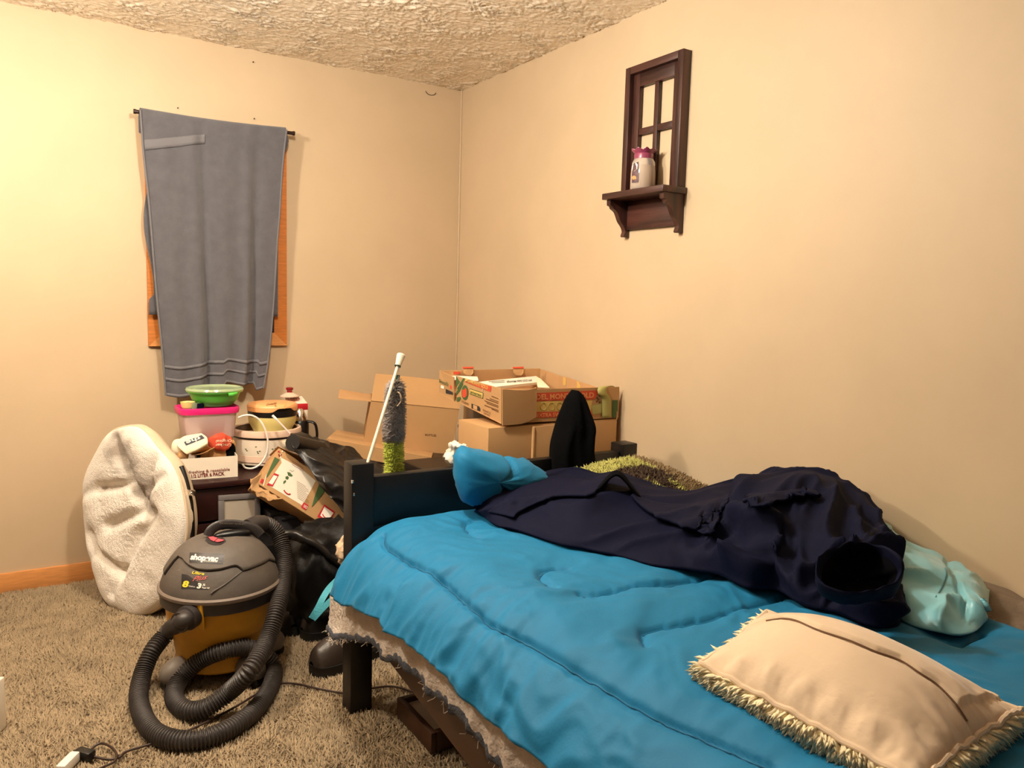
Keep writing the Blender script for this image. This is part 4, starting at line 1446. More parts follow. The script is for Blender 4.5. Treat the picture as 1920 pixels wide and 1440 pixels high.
cpts = [(447, 783, -.44), (458, 779, -.45), (472, 779, -.455), (486, 787, -.46), (496, 803, -.47), (502, 825, -.475), (500, 850, -.475), (489, 869, -.475), (474, 878, -.475), (460, 877, -.475), (455, 870, -.475)]
mk('power_cord', tube(catmull([PY(*c_) for c_ in cpts], 60), .0042, 8), M['white_plastic'], cook)

# quesadilla maker resting in the crock
qc = np.array([PY(511, 800, -.30)[0], -.30, zn + kz * .93])
qr = 45 * depth_of(qc) / FOC
z_a = PY(511, 792, -.39)[2] - qc[2]; z_b = PY(511, 776, -.39)[2] - qc[2]; z_c = PY(511, 762, -.38)[2] - qc[2]
qm = thing('quesadilla_maker', 'round peach and yellow snack maker with a black seam sitting in the slow cooker', 'snack maker', qc)
mk('base_shell', lathe([(qr * .5, -.012), (qr * .75, -.006), (qr * .95, z_b * .45), (qr * .97, z_b * .8), (qr * .9, z_b * .85)], 56, qc), M['butter'], qm)
mk('black_seam', lathe([(qr * .93, z_b * .75), (qr * .985, z_b * .8), (qr * .985, z_b * 1.1), (qr * .93, z_b * 1.15)], 56, qc), M['black_plastic'], qm)
def arch(A, th):
    A = A.copy()
    a = np.angle(np.exp(1j * (th - (-PI / 2 + .25))))
    k = np.exp(-(a / .42) ** 4)
    A[0, :, 2] += k * (z_c - z_b) * .62
    A[1, :, 2] += k * (z_c - z_b) * .62
    return A
up_ = mk('cover_shell', lathe([(qr * .95, z_b * 1.08), (qr * 1.0, z_b * 1.08), (qr * 1.015, z_c * .93), (qr * .99, z_c * 1.0), (qr * .93, z_c * 1.05), (qr * .5, z_c * 1.10), (.002, z_c * 1.11)], 72, qc, fn=arch), M['peach'], qm)
mk('grip', lathe([(qr * .94, z_b * .9), (qr * .97, z_b * .95), (qr * .97, z_c * .92), (qr * .9, z_c * .95)], 40, qc), M['black_plastic'], qm)
tq = bvh(up_)
text_on('Quesadilla', (499, 761), (526, 757), (1, -4), M['ink'], qm, tq, .004, .35)
decal('pepper_mark', [(514, 760), (517, 759.5), (519, 762), (516, 763)], M['ink'], qm, tq)
for a, b in (((531, 766), (538, 752)), ((531, 767), (552, 758)), ((467, 763), (485, 766))):
    ph_ = hits([(a[0] + (b[0] - a[0]) * t, a[1] + (b[1] - a[1]) * t) for t in np.linspace(0, 1, 10)], tq, .0003)
    if len(ph_) > 2:
        mk('moulded_rib', tube(ph_, .0016, 6), M['peach'], qm)

# box, glazed lid, jug and toothbrush behind
rx0, rx1 = PY(533, 780, -.13)[0], PY(572, 780, -.13)[0]
rzt = PY(560, 757, -.16)[2]
rbx = thing('snack_box', 'tall white and red box behind the slow cooker at the wall', 'box', ((rx0 + rx1) / 2, -.12, zn))
fb = mk('carton_body', box(rx0, rx1, -.17, -.07, zn + .001, rzt, .002), M['white_card'], rbx)
mk('red_band', box(rx0 - .001, rx1 + .001, -.171, -.069, rzt - .03, rzt + .001, .001), M['crimson'], rbx)
tf = bvh(bpy.data.objects['red_band'])
tfl = [(540 + 0, 752)]
mk('peaked_top', panel(np.array([rx0, -.168, rzt]), np.array([rx1, -.168, rzt]), np.array([rx1 - .01, -.11, rzt + .03]), np.array([rx0 + .01, -.11, rzt + .03]), .003), M['white_card'], rbx, smooth=False)
tpk = bvh(bpy.data.objects['peaked_top'])
cx_, cy_ = 552, 748
sw = []
for t in np.linspace(0, 5 * PI, 60):
    h_ = hit(cx_ + t * .75 * math.cos(t), cy_ + t * .32 * math.sin(t), tpk, .001)
    if h_ is not None: sw.append(h_)
if len(sw) > 5:
    mk('swirl_print', tube(np.array(sw), .0014, 5), M['crimson'], rbx)
kc2 = PY(543, 752, -.125); kc2[2] = rzt + .033
gl = thing('glazed_lid', 'maroon glazed lid with a flared knob perched behind the snack maker', 'lid', kc2)
mk('lid_dome', lathe([(.045, 0), (.045, .004), (.03, .012), (.014, .02), (.01, .022)], 36, kc2), M['crock_pink'], gl)
mk('knob', lathe([(.017, .012), (.013, .022), (.012, .028), (.018, .036), (.018, .042), (.013, .045), (.002, .045)], 32, kc2), M['maroon'], gl)
jc2 = np.array([PY(562, 800, -.20)[0], -.20, zn])
jz = PY(562, 787, -.20)[2] - zn
jug = thing('coffee_jug', 'black handled chrome jug standing right of the slow cooker', 'jug', jc2)
mk('jug_body', lathe([(.040, .001), (.043, .01), (.043, jz * .95), (.036, jz)], 36, jc2), M['black_plastic'], jug)
mk('chrome_shoulder', lathe([(.036, jz), (.034, jz + .01), (.020, jz + .045), (.012, jz + .055), (.002, jz + .056)], 36, jc2), M['chrome'], jug)
hp = [jc2 + (.03, -.03, jz - .005), jc2 + (.055, -.045, jz - .012), jc2 + (.066, -.05, jz - .04), jc2 + (.066, -.05, jz - .09), jc2 + (.045, -.03, jz - .12)]
mk('handle', tube(catmull(hp, 24), .009, 10, flat=.7), M['black_plastic'], jug)
tbp = [PY(511, 779, -.50), PY(522, 790, -.52), PY(546, 815, -.56)]
tbr = thing('toothbrush', 'pale pink toothbrush leaning against the snack maker', 'toothbrush', tbp[2])
mk('handle', tube(catmull(tbp, 20), np.linspace(.004, .0035, 20), 8), M['pinkwhite'], tbr)
mk('brush_head', tube([tbp[0], tbp[0] + (tbp[1] - tbp[0]) * .75], .0055, 10), M['white_plastic'], tbr)

# dark bin and the grey picture frame leaning on the night stand
fz = PY(450, 1001, -.60)[2]
top('storage_bin', box(-1.46, -1.22, -.78, -.575, 0, fz - .004, .01), M['black_plastic'], 'low dark storage bin between the nightstand and the vacuum cleaner', 'bin')
pf = thing('picture_frame', 'empty grey picture frame leaning against the front of the nightstand', 'picture frame', PY(450, 1001, -.60))
q4 = [PY(411, 1004, -.612), PY(489, 997, -.612), PY(487, 921, -.582), PY(410, 929, -.582)]
exf, ezf = unit(q4[1] - q4[0]), unit(q4[3] - q4[0])
wf, hf = np.linalg.norm(q4[1] - q4[0]), np.linalg.norm(q4[3] - q4[0])
Mf = basis(q4[0], exf, unit(np.cross(ezf, exf)), ezf)
for b_ in ((0, wf, 0, .018, 0, .022), (0, wf, 0, .018, hf - .022, hf), (0, .022, 0, .018, .022, hf - .022), (wf - .022, wf, 0, .018, .022, hf - .022)):
    mk('frame_bar', xf(Mf, box(*b_, .002)), M['grey_frame'], pf)
mk('insert', xf(Mf, box(.018, wf - .018, .006, .012, .018, hf - .018, 0)), M['grey_pane'], pf, smooth=False)

# ------------------------------------------------------------------ folding saucer chair
Cc = PY(249, 977, -.45)
dh = unit(np.array([.49, -.87, 0]))
wv_ = unit(np.array([.02, .09, .99]))
dh = unit(dh - wv_ * (dh @ wv_))
nn_ = np.cross(dh, wv_)
if nn_ @ (CAM - Cc) < 0: nn_ = -nn_
hwid, hhei = .305, .385
sc = thing('saucer_chair', 'folded saucer chair with white sherpa cushion leaning by the wall left of the nightstand', 'chair', (Cc[0], Cc[1], 0))
def on_disc(px, py):
    d = ray(px, py)
    t = ((Cc - CAM) @ nn_) / (d @ nn_)
    p = CAM + t * d - Cc
    return np.array([p @ dh, p @ wv_])
nr, nth = 110, 260
r_ = np.linspace(0.004, 1, nr)
th = np.linspace(0, 2 * PI, nth, endpoint=False)
Rr, Th = np.meshgrid(r_, th, indexing='ij')
wob = 1 + .025 * np.sin(Th * 3 + 1) + .02 * np.sin(Th * 5) + .012 * np.sin(Th * 9 + 2)
X2, Y2 = Rr * np.cos(Th) * hwid * wob, Rr * np.sin(Th) * hhei * wob
Q2 = np.stack([X2.ravel(), Y2.ravel()], 1)
dep = .055 * np.sqrt(np.clip(1 - Rr ** 6, 0, 1)) - .03 * (1 - Rr ** 2)
val = [([(228, 822), (245, 870), (262, 925), (276, 957)], .042, .026), ([(196, 914), (225, 912), (246, 906)], .030, .022), ([(212, 985), (250, 968), (276, 958)], .030, .024),
       ([(180, 1000), (190, 1030), (215, 1052), (237, 1070)], .030, .024), ([(237, 1070), (250, 1040), (262, 1008), (300, 960)], .034, .028), ([(300, 850), (286, 905), (276, 957)], .03, .026),
       ([(237, 1070), (225, 1110)], .02, .02), ([(262, 925), (300, 905), (320, 890)], .018, .02), ([(160, 930), (196, 914)], .016, .02), ([(190, 1030), (170, 1060)], .014, .02)]
dd_ = np.zeros(len(Q2))
for ln, a_, w_ in val:
    l2 = np.array([on_disc(*p) for p in ln])
    s_d = seg_dist(Q2, catmull(l2, 24))
    dd_ -= a_ * np.exp(-(s_d / w_) ** 2)
V3 = np.stack([Q2[:, 0], Q2[:, 1], 0 * Q2[:, 0]], 1)
dd_ += .016 * fbm(V3 * 7 + 2, 2) + .0035 * fbm(V3 * 80, 3)
D = dep.ravel() + np.maximum(dd_, -.05) * (1 - Rr.ravel() ** 8)
Vc = Cc + Q2[:, :1] * dh + Q2[:, 1:] * wv_ + D[:, None] * nn_
Fc = grid(Vc.reshape(nr, nth, 3), wrap=True)[1] + [tuple(range(nth))]
msh = M['sherpa']
# worn grey patch on the fleece
st = np.array([on_disc(*p) for p in [(232, 838), (258, 872), (272, 915), (285, 940)]])
nt_ = msh.node_tree
at = nt_.nodes.new('ShaderNodeAttribute'); at.attribute_name = 'worn'
mx = nt_.nodes.new('ShaderNodeMix'); mx.data_type = 'RGBA'
mx.inputs['A'].default_value = lin((248, 238, 224)); mx.inputs['B'].default_value = lin((126, 108, 90))
nt_.links.new(at.outputs['Fac'], mx.inputs['Factor'])
nt_.links.new(mx.outputs['Result'], nt_.nodes['Principled BSDF'].inputs['Base Color'])
cu = mk('cushion', (Vc, Fc), msh, sc, sharp=0)
wa = cu.data.attributes.new('worn', 'FLOAT', 'POINT')
sd_ = seg_dist(Q2, st)
wa.data.foreach_set('value', (np.clip(1.2 - sd_ / .07 + .8 * fbm(V3 * 16, 3), 0, 1) * .8).astype(np.float32))
rimr = np.stack([Cc + hwid * w0 * math.cos(t) * dh + hhei * w0 * math.sin(t) * wv_ - .004 * nn_ for t, w0 in zip(th, wob[0])])
rimr = np.concatenate([rimr, rimr[:1]])
mk('rim_piping', tube(rimr, .006, 8, cap=False), M['canvas'], sc)
skirt = np.stack([rimr, rimr + (rimr - Cc) * .015 - nn_ * .025, rimr - (rimr - Cc) * .04 - nn_ * .06, rimr - (rimr - Cc) * .22 - nn_ * .10, rimr - (rimr - Cc) * .6 - nn_ * .12, rimr - (rimr - Cc) * .97 - nn_ * .125])
mk('canvas_cover', (skirt.reshape(-1, 3), grid(skirt)[1]), M['canvas'], sc, sharp=0)
fr_ = np.stack([Cc + (hwid + .004) * math.cos(t) * dh + (hhei + .012) * math.sin(t) * wv_ - .03 * nn_ for t in np.linspace(-.1, .62, 40)])
mk('frame_tube', tube(fr_, .012, 12), M['black_metal'], sc)
for s_, lab in ((-1, 0), (1, 1)):
    f0 = Cc + dh * .12 * s_ - wv_ * hhei * .9 - nn_ * .10
    leg = catmull([Cc + dh * (hwid + .0) * (.75 if s_ > 0 else -.8) + wv_ * .05 - nn_ * .08, f0 + dh * .1 * s_ + wv_ * .12, np.array([f0[0] + dh[0] * .12 * s_, f0[1] + dh[1] * .12 * s_, .016]),
                   np.array([f0[0] - dh[0] * .05 * s_, f0[1] - dh[1] * .05 * s_, .016])], 40)
    mk('leg', tube(leg, .012, 10), M['black_metal'], sc)
hg = PY(346, 908, fr_[22][1])
mk('hinge_bracket', xf(basis(fr_[24] + nn_ * .006, dh, -nn_, wv_), box(-.012, .045, -.004, .004, -.012, .012, .003)), M['chrome'], sc)
mk('rivet', tube([fr_[24] + nn_ * .008 + dh * .03, fr_[24] + nn_ * .016 + dh * .03], .005, 12), M['chrome'], sc)
mk('rivet', tube([fr_[24] + nn_ * .010 - dh * .002, fr_[24] + nn_ * .02 - dh * .002], .006, 12), M['chrome'], sc)

# ------------------------------------------------------------------ shop vacuum
Lz = .318
vc = PZ(414, 1090, Lz)
vx, vy = vc[0], vc[1]
Vr = 109 * depth_of(vc) / FOC
print('vac', vc, Vr)
vac = thing('shop_vacuum', 'dusty charcoal and mustard yellow wet and dry vacuum cleaner on the carpet', 'vacuum cleaner', (vx, vy, 0))
co = np.array([vx, vy, 0])
def tankfn(A, th):
    A = A.copy()
    a = np.angle(np.exp(1j * (th + PI / 2 - .15)))
    k = np.exp(-(a / .75) ** 6)
    for i, (r, z) in enumerate(tank_prof):
        s_ = 1 - .045 * k * smoothstep(.06, .09, z) * (1 - smoothstep(.165, .18, z))
        A[i, :, 0] *= s_; A[i, :, 1] *= s_
    return A
tank_prof = [(Vr * .60, .05), (Vr * .68, .05), (Vr * .715, .058), (Vr * .74, .10), (Vr * .775, .15), (Vr * .785, .162), (Vr * .83, .178), (Vr * .86, .21), (Vr * .895, .27), (Vr * .91, .30)]
tank = mk('tank', lathe(tank_prof, 72, co, fn=tankfn), M['vac_gold'], vac)
mk('rim', lathe([(Vr * .9, Lz - .045), (Vr * .955, Lz - .04), (Vr * .97, Lz - .008), (Vr * 1.0, Lz - .006), (Vr * 1.005, Lz + .003), (Vr * .98, Lz + .008), (Vr * .93, Lz + .008)], 80, co), M['vac_rim'], vac)
mk('tank_collar', lathe([(Vr * .9, Lz - .05), (Vr * .962, Lz - .046), (Vr * .975, Lz - .012), (Vr * .9, Lz - .01)], 80, co), M['vac_dark'], vac)
dome_prof = [(Vr * .965, Lz + .006), (Vr * .955, Lz + .018), (Vr * .92, Lz + .038), (Vr * .84, Lz + .068), (Vr * .74, Lz + .098), (Vr * .62, Lz + .126), (Vr * .48, Lz + .146), (Vr * .3, Lz + .158), (.003, Lz + .162)]
dome = mk('motor_housing', lathe(dome_prof, 80, co), M['vac_grey'], vac)
tdm = bvh(dome)
# upper cover with its wavy lower edge
cpx = [(345, 1047), (355, 1059), (372, 1067), (392, 1069), (413, 1067), (434, 1061), (443, 1060), (449, 1064), (453, 1069), (460, 1068), (481, 1060), (502, 1049), (511, 1036)]
ce = hits(cpx, tdm)
ca = np.arctan2(ce[:, 1] - vy, ce[:, 0] - vx)
o_ = np.argsort(ca)
thc = np.linspace(-PI, PI, 141)[:-1]
ze = np.interp(thc, np.concatenate([[-PI], [ca[o_][0] - .25], ca[o_], [ca[o_][-1] + .3], [PI]]), np.concatenate([[Lz + .055], [ce[o_][0, 2]], ce[o_, 2], [Lz + .055], [Lz + .055]]))
dp = np.array(dome_prof)
rz_of = lambda z: np.interp(z, dp[:, 1], dp[:, 0])
rows = []
for t in [-.08, 0, .03, .1, .2, .32, .45, .6, .75, .88, .96, 1.0]:
    z = ze + (Lz + .162 - ze) * max(t, 0)
    rr = rz_of(z) + (.007 if t > 0.0 else (.005 if t == 0 else -.004)) * (1 if t < .97 else .5)
    zz = z + (.003 if t > 0 else 0)
    rows.append(np.stack([vx + rr * np.cos(thc), vy + rr * np.sin(thc), zz], 1))
Rw = np.array(rows)
cov = mk('motor_cover', (Rw.reshape(-1, 3), grid(Rw, wrap=True)[1] + [tuple(range(11 * 140, 12 * 140))]), M['vac_grey'], vac)
gp = np.stack([vx + (rz_of(ze) + .001) * np.cos(thc), vy + (rz_of(ze) + .001) * np.sin(thc), ze - .002], 1)
mk('cover_groove', tube(np.concatenate([gp, gp[:1]]), .0032, 6, cap=False), M['black_plastic'], vac)
tcv = bvh(cov, dome)
text_on('shop\u00b7vac', (357, 1049), (409, 1053), (1.2, -10), M['white_ink'], vac, tcv, .045, .18)
text_on('professional', (376, 1052.5), (407, 1055), (.4, -2.6), M['white_ink'], vac, tcv, .0)
text_on('Ultra', (360, 1076), (383, 1078.5), (1.2, -5), M['yellow_ink'], vac, tcv, .02, .25)
text_on('Plus', (361, 1090), (388, 1086), (2.6, -9), M['pink_ink'], vac, tcv, .0, .4)
text_on('8', (342, 1100), (354, 1101), (1.4, -11), M['yellow_ink'], vac, tcv, .05, .15)
text_on('Gallon', (354.5, 1100), (366, 1101.5), (.3, -2.4), M['white_ink'], vac, tcv, .01)
text_on('3', (369, 1102.5), (377.5, 1103.5), (1, -9), M['white_ink'], vac, tcv, .05, .15)
text_on('.5', (378, 1098.5), (385, 1099.2), (.6, -4), M['white_ink'], vac, tcv, .03)
text_on('Peak HP', (379, 1103.2), (393, 1104.6), (.3, -3), M['white_ink'], vac, tcv, .02)
decalq('dark_sticker', [(356, 1036), (420, 1039), (418, 1058), (355, 1055)], M['vac_dark'], vac, tcv, (12, 8), .0008)
decalq('dark_sticker', [(341, 1076), (352, 1078), (392, 1106), (340, 1104)], M['vac_dark'], vac, tcv, (12, 8), .0006)
rg = hits([(454, 1071), (440, 1082), (420, 1097), (402, 1108), (396, 1113)], tcv, .001)
mk('moulded_ridge', tube(catmull(rg, 24), np.linspace(.0012, .003, 24), 8), M['vac_grey'], vac)
# switch
swp = [(384, 1014), (392, 1008), (405, 1006), (418, 1009), (424, 1015), (416, 1021), (403, 1023), (391, 1020)]
decal('switch_recess', swp, M['vac_dark'], vac, tcv, .002)
sa = hits([(391, 1009), (399, 1008), (408, 1011), (401, 1017), (395, 1014)], tcv, .0045)
mk('rocker_switch', (sa, [tuple(range(len(sa)))]), M['vac_red'], vac, smooth=False)
sa = hits([(403, 1017), (409, 1012), (420, 1014.5), (416, 1017), (408, 1018.5)], tcv, .0045)
mk('rocker_switch', (sa, [tuple(range(len(sa)))]), M['vac_red'], vac, smooth=False)
# carrying handle
hpx = [(390, 1003), (395, 993), (408, 984), (425, 981), (445, 982), (465, 986), (480, 992), (489, 1001)]
yh = vy - .01
hp_ = catmull([PY(a, b + 2, yh + .015 * (1 - abs(i - 3.5) / 3.5)) for i, (a, b) in enumerate(hpx)], 40)
han = mk('handle', tube(hp_, .017, 12, flat=.42, up=(0, 1, 0)), M['vac_dark'], vac)
mk('handle_grip_recess', blob(PY(436, 1003, yh - .005), .062, .02, .018, amp=0, n=(14, 28)), M['black_plastic'], vac)
th_ = bvh(han)
text_on('SHOP\u00b7VAC', (411, 982), (460, 984), (.2, -2.6), M['vac_rim'], vac, th_, .01)
# clips
for a, b, s_ in ((512, 1118, 1),):
    cpt = PY(a, b, vy - Vr * .30)
    mk('latch', xf(TR((cpt[0] + .012, cpt[1], cpt[2]), .35), box(-.02, .02, -.014, .02, -.03, .026, .005)), M['vac_gold'], vac)
    mk('latch_arm', xf(TR((cpt[0] + .002, cpt[1] - .006, cpt[2] - .04), .35), box(-.008, .008, -.008, .014, -.05, .02, .003)), M['vac_gold'], vac)
    mk('wire_clip', tube(catmull([PY(503, 1097, vy - .08), PY(516, 1092, vy - .07), PY(522, 1098, vy - .05), PY(512, 1108, vy - .07)], 24), .003, 8), M['chrome'], vac)
# inlet port
tt_ = bvh(tank)
ip = hit(362, 1152, tt_)
if ip is None:
    ip = PY(362, 1152, vy - Vr * .85)
od = unit(np.array([ip[0] - vx, ip[1] - vy, -.02]) + np.array([-.06, 0, 0]))
mk('inlet_plate', xf(basis(ip - od * .004, unit(np.cross([0, 0, 1], od)), np.cross(od, unit(np.cross([0, 0, 1], od))), od), box(-.042, .042, -.048, .048, 0, .01, .006)), M['vac_gold'], vac)
mk('inlet_collar', tube([ip - od * .005, ip + od * .03, ip + od * .034, ip + od * .06], [.040, .040, .034, .033], 32), M['vac_dark'], vac)
# hose
p0 = ip + od * .05
hs = [ip + od * .02, p0, PZ(318, 1182, .165), PZ(285, 1222, .115), PZ(265, 1272, .06), PZ(261, 1320, .034), PZ(284, 1368, .033), PZ(330, 1388, .033), PZ(385, 1384, .033), PZ(440, 1361, .033),
      PZ(482, 1327, .033), PZ(508, 1285, .033), PZ(513, 1254, .05), PZ(497, 1229, .095), PZ(462, 1214, .135), PZ(420, 1220, .14), PZ(376, 1238, .105), PZ(339, 1272, .055), PZ(326, 1305, .033), PZ(345, 1330, .034),
      PZ(385, 1328, .045), PZ(432, 1295, .09), PZ(470, 1255, .165), PY(502, 1198, vy - .27), PY(520, 1140, vy - .19), PY(531, 1085, vy - .06), PY(533, 1040, vy + .03), PY(522, 1004, vy + .08),
      PY(503, 985, vy + .09), PY(482, 983, vy + .07), PY(465, 990, vy + .05)]
hs = catmull(hs, 1500)
sl = np.concatenate([[0], np.cumsum(np.linalg.norm(np.diff(hs, axis=0), axis=1))])
nseg = int(sl[-1] / .0013)
hs = np.stack([np.interp(np.linspace(0, sl[-1], nseg), sl, hs[:, k]) for k in range(3)], 1)
sg = np.linspace(0, sl[-1], nseg)
rib = .0258 + .0034 * np.tanh(2.2 * np.sin(sg * 2 * PI / .0092))
cuff = (sg < .045)
mk('hose', tube(hs, np.where(cuff, .0255, rib), 18), M['hose'], vac, sharp=0)
mk('hose_cuff', tube(hs[sg > sl[-1] - .07], .031, 20), M['vac_dark'], vac)
# caster feet
for a in (-2.75, -1.2, .1, 1.9):
    d_ = np.array([math.cos(a), math.sin(a), 0])
    fc = co + d_ * Vr * .74
    mk('caster_housing', xf(TR((fc[0], fc[1], .008), a), blob((0.015, 0, .05),   .062, .046, .048, amp=0, n=(18, 32), sq=1.0, zmin=.03)), M['foot'], vac)
    wc = fc + d_ * .045
    sd2 = np.array([-d_[1], d_[0], 0])
    mk('caster_wheel', tube([wc - sd2 * .014 + (0, 0, .028), wc + sd2 * .014 + (0, 0, .028)], .026, 22), M['black_plastic'], vac)

# ------------------------------------------------------------------ behind the bed: hidden supports and stacked boxes
top('storage_chest', box(-.70, -.03, -1.54, -.80, 0, .60, .012), M['black_wood'], 'black wooden chest under the boxes behind the footboard', 'chest')
top('black_tote', box(-.82, -.08, -.74, -.06, 0, .40, .03), M['black_plastic'], 'black plastic tote under the flat carton by the back wall', 'tote')

def carton_frame(A, B, rise):
    ex = unit(B - A)
    up = unit(np.array([0, 0, 1.0]) - ex * ex[2])
    ey = np.cross(up, ex)
    if ey[1] < 0: ey = -ey
    return ex, ey, up
Af, Bf = PY(613, 822, -.46), PY(809, 858, -.70)
ex, ey, ez = carton_frame(Af, Bf, 0)
Wf = np.linalg.norm(Bf - Af)
hfb = abs(PY(806, 884, -.70)[2] - Bf[2])
fc = thing('flat_carton', 'flat closed cardboard carton lying under the open box behind the footboard', 'carton', Af - ez * hfb)
Mf2 = basis(Af - ez * hfb, ex, ey, ez)
mk('carton_body', xf(Mf2, box(0, Wf, 0, .25, 0, hfb - .004, .002)), M['card'], fc, smooth=False)
mk('top_flap', xf(Mf2, box(0, Wf, 0, .122, hfb - .004, hfb, .001)), M['card'], fc)
mk('top_flap', xf(Mf2, box(0, Wf, .128, .25, hfb - .004, hfb, .001)), M['card'], fc)
mk('white_label', xf(Mf2, box(Wf - .06, Wf - .012, -.001, 0, .004, .022, 0)), M['white_card'], fc)

Ao, Bo = PY(681, 838, -.47), PY(846, 852, -.62)
ex, ey, ez = carton_frame(Ao, Bo, 0)
ez = unit(ez + ex * .06); ey = unit(np.cross(ez, ex))
Wo = np.linalg.norm(Bo - Ao)
ho = np.linalg.norm(PY(692, 751, -.47) - Ao)
ob = thing('open_cardboard_box', 'large open cardboard box with raised flaps in the corner behind the bed', 'cardboard box', Ao)
Mo = basis(Ao, ex, ey, ez)
for nm, g in (('front_panel', box(0, Wo, 0, .005, 0, ho, .001)), ('side_panel', box(0, .005, .005, .30, 0, ho, .001)), ('side_panel', box(Wo - .005, Wo, .005, .30, 0, ho, .001)),
              ('back_panel', box(0, Wo, .295, .30, 0, ho, .001)), ('bottom_panel', box(0, Wo, .005, .295, 0, .005, .001))):
    o = mk(nm, xf(Mo, g), M['card'], ob, smooth=False)
    if nm == 'front_panel': tfo = bvh(o)
tA, tB = Ao + ez * ho, Bo + ez * ho
fl0 = bicubic(np.array([[tA, tA + (tB - tA) * .5, tB], [(tA + PY(704, 701, -.42)) / 2, (tA + tB) / 2 * .5 + PY(765, 706, -.47) * .5 + (0, -.004, 0), tB * .5 + PY(868, 718, -.55) * .5],
                        [PY(704, 701, -.42), PY(765, 707, -.46), PY(868, 718, -.55)]]), 10, 20)
mk('raised_flap', solid(fl0, .004), M['card'], ob, sharp=30)
lf = [tA, tA + ey * .26, tA + ey * .25 - ex * .15 + ez * .012, tA - ex * .15 + ez * .0]
mk('side_flap', panel(lf[0], lf[3], lf[2], lf[1], .004), M['card_in'], ob, smooth=False)
mk('back_flap', xf(Mo, box(.01, Wo - .01, .30, .304, ho - .15, ho, .001)), M['card'], ob)
text_on('BOTTLES', (797, 817), (818, 818.6), (0, -4), M['ink'], ob, tfo, .01)

# lower cardboard box beside the wall, pans, and the fruit crates
yF = -1.43
lx0 = PY(916, 800, yF)[0]
zc_l = PY(940, 795, yF)[2]
lb = thing('cardboard_box', 'plain brown cardboard box under the fruit crates behind the footboard', 'cardboard box', ((lx0 - .03) / 2, -1.33, .602))
mk('box_body', box(lx0, -.028, yF, -1.20, .602, zc_l - .012, .003), M['card'], lb)
fx0 = PY(1000, 800, yF - .006)[0]
mk('front_flap', box(fx0, -.03, yF - .007, yF - .001, .604, PY(1003, 799, yF)[2], .002), M['card'], lb)
mk('flap_edge', box(fx0 - .004, fx0 + .004, yF - .012, yF - .001, .604, PY(1003, 799, yF)[2], .002), M['card_edge'], lb)

pcx = PY(917, 815, -1.03)
pr = (917 - 857) * depth_of(pcx) / FOC
zr_ = PY(857, 803, -1.03)[2]
for k, (z0_, h_) in enumerate(((.602, .068), (zr_ - .072, .072))):
    c_ = np.array([pcx[0], -1.03, z0_])
    sp = thing('springform_pan', ['grey springform pan, the lower of the two behind the footboard', 'grey springform pan with a black clasp, the upper of the two behind the footboard'][k], 'pan', c_, 'springform pans')
    mk('ring', lathe([(pr * .96, 0), (pr * .99, .003), (pr * .96, .006), (pr * .96, h_ - .006), (pr * 1.0, h_ - .004), (pr * 1.0, h_), (pr * .94, h_), (pr * .94, .01), (.002, .008)], 60, c_), M['steel'] if k == 0 else M['grey_frame'], sp)
    a_ = -2.05
    cl = c_ + np.array([math.cos(a_) * pr * 1.0, math.sin(a_) * pr * 1.0, h_ * .5])
    mk('clasp', xf(TR(cl, a_), box(-.002, .014, -.014, .014, -h_ * .36, h_ * .36, .003)), M['black_plastic'], sp)
pc = np.array([pcx[0], -1.03, zr_ - .060])
pcr = (917 - 868) * depth_of(pc) / FOC
ptop = PX(885, 770, pc[0] - pcr * .8)[2]
pot = thing('steel_pot', 'tall stainless steel pot standing in the grey springform pan', 'pot', pc)
mk('pot_body', lathe([(pcr * .95, 0), (pcr, .004), (pcr, .15), (pcr * 1.04, .153), (pcr * .97, .156), (pcr * .95, .01), (.002, .008)], 56, pc), M['steel'], pot)

F0 = PY(940, 795, yF)
F1 = PY(1160, 783, yF); F1[0] = min(F1[0], -.016)
L1 = PX(856, 753, F0[0])
F0t = PY(940, 729, yF - .004)
L1t = PX(855, 705, F0[0] - .004)
ex = unit(F1 - F0); eyc = L1 - F0; dC = np.linalg.norm(eyc); eyc = eyc / dC
hC = np.linalg.norm(F0t - F0)
upc = unit(F0t - F0)
cr = thing('pineapple_crate', 'printed cardboard pineapple crate holding papers on top of the brown box', 'crate', F0)
R1 = F1 + eyc * dC
lp_ = mk('side_panel', panel(F0, L1, L1t, F0t), M['card'], cr, smooth=False)
F1t = PY(1140, 726, yF)
F1t = F1 + upc * (F1t[2] - F1[2])
redp = mk('front_panel', panel(F0 + ex * .01, F1, F1t, F0t + ex * .01 - upc * .006), M['card'], cr, smooth=False)
mk('bottom_panel', panel(F0 + upc * .004, F1 + upc * .004, R1 + upc * .004, L1 + upc * .004), M['card_in'], cr, smooth=False)
R1t = R1 + upc * hC * 1.02
rt = [PX(a, b, -.026) for a, b in ((1012, 691), (1032, 697), (1050, 704), (1068, 708), (1090, 716), (1110, 722))]
def side_wall(a, b, root, dz=.10):
    t_ = np.array(rt[a:b])
    if root is cr: t_ = np.concatenate([t_, [F1 + upc * hC * .70 + (-.004, 0, 0)]])
    w_ = solid(np.stack([t_ - (0, 0, dz), t_ + (-.004, 0, 0)], 0), .004)
    return mk('side_panel', w_, M['card_in'], root, sharp=30)
rpan = side_wall(2, 6, cr)
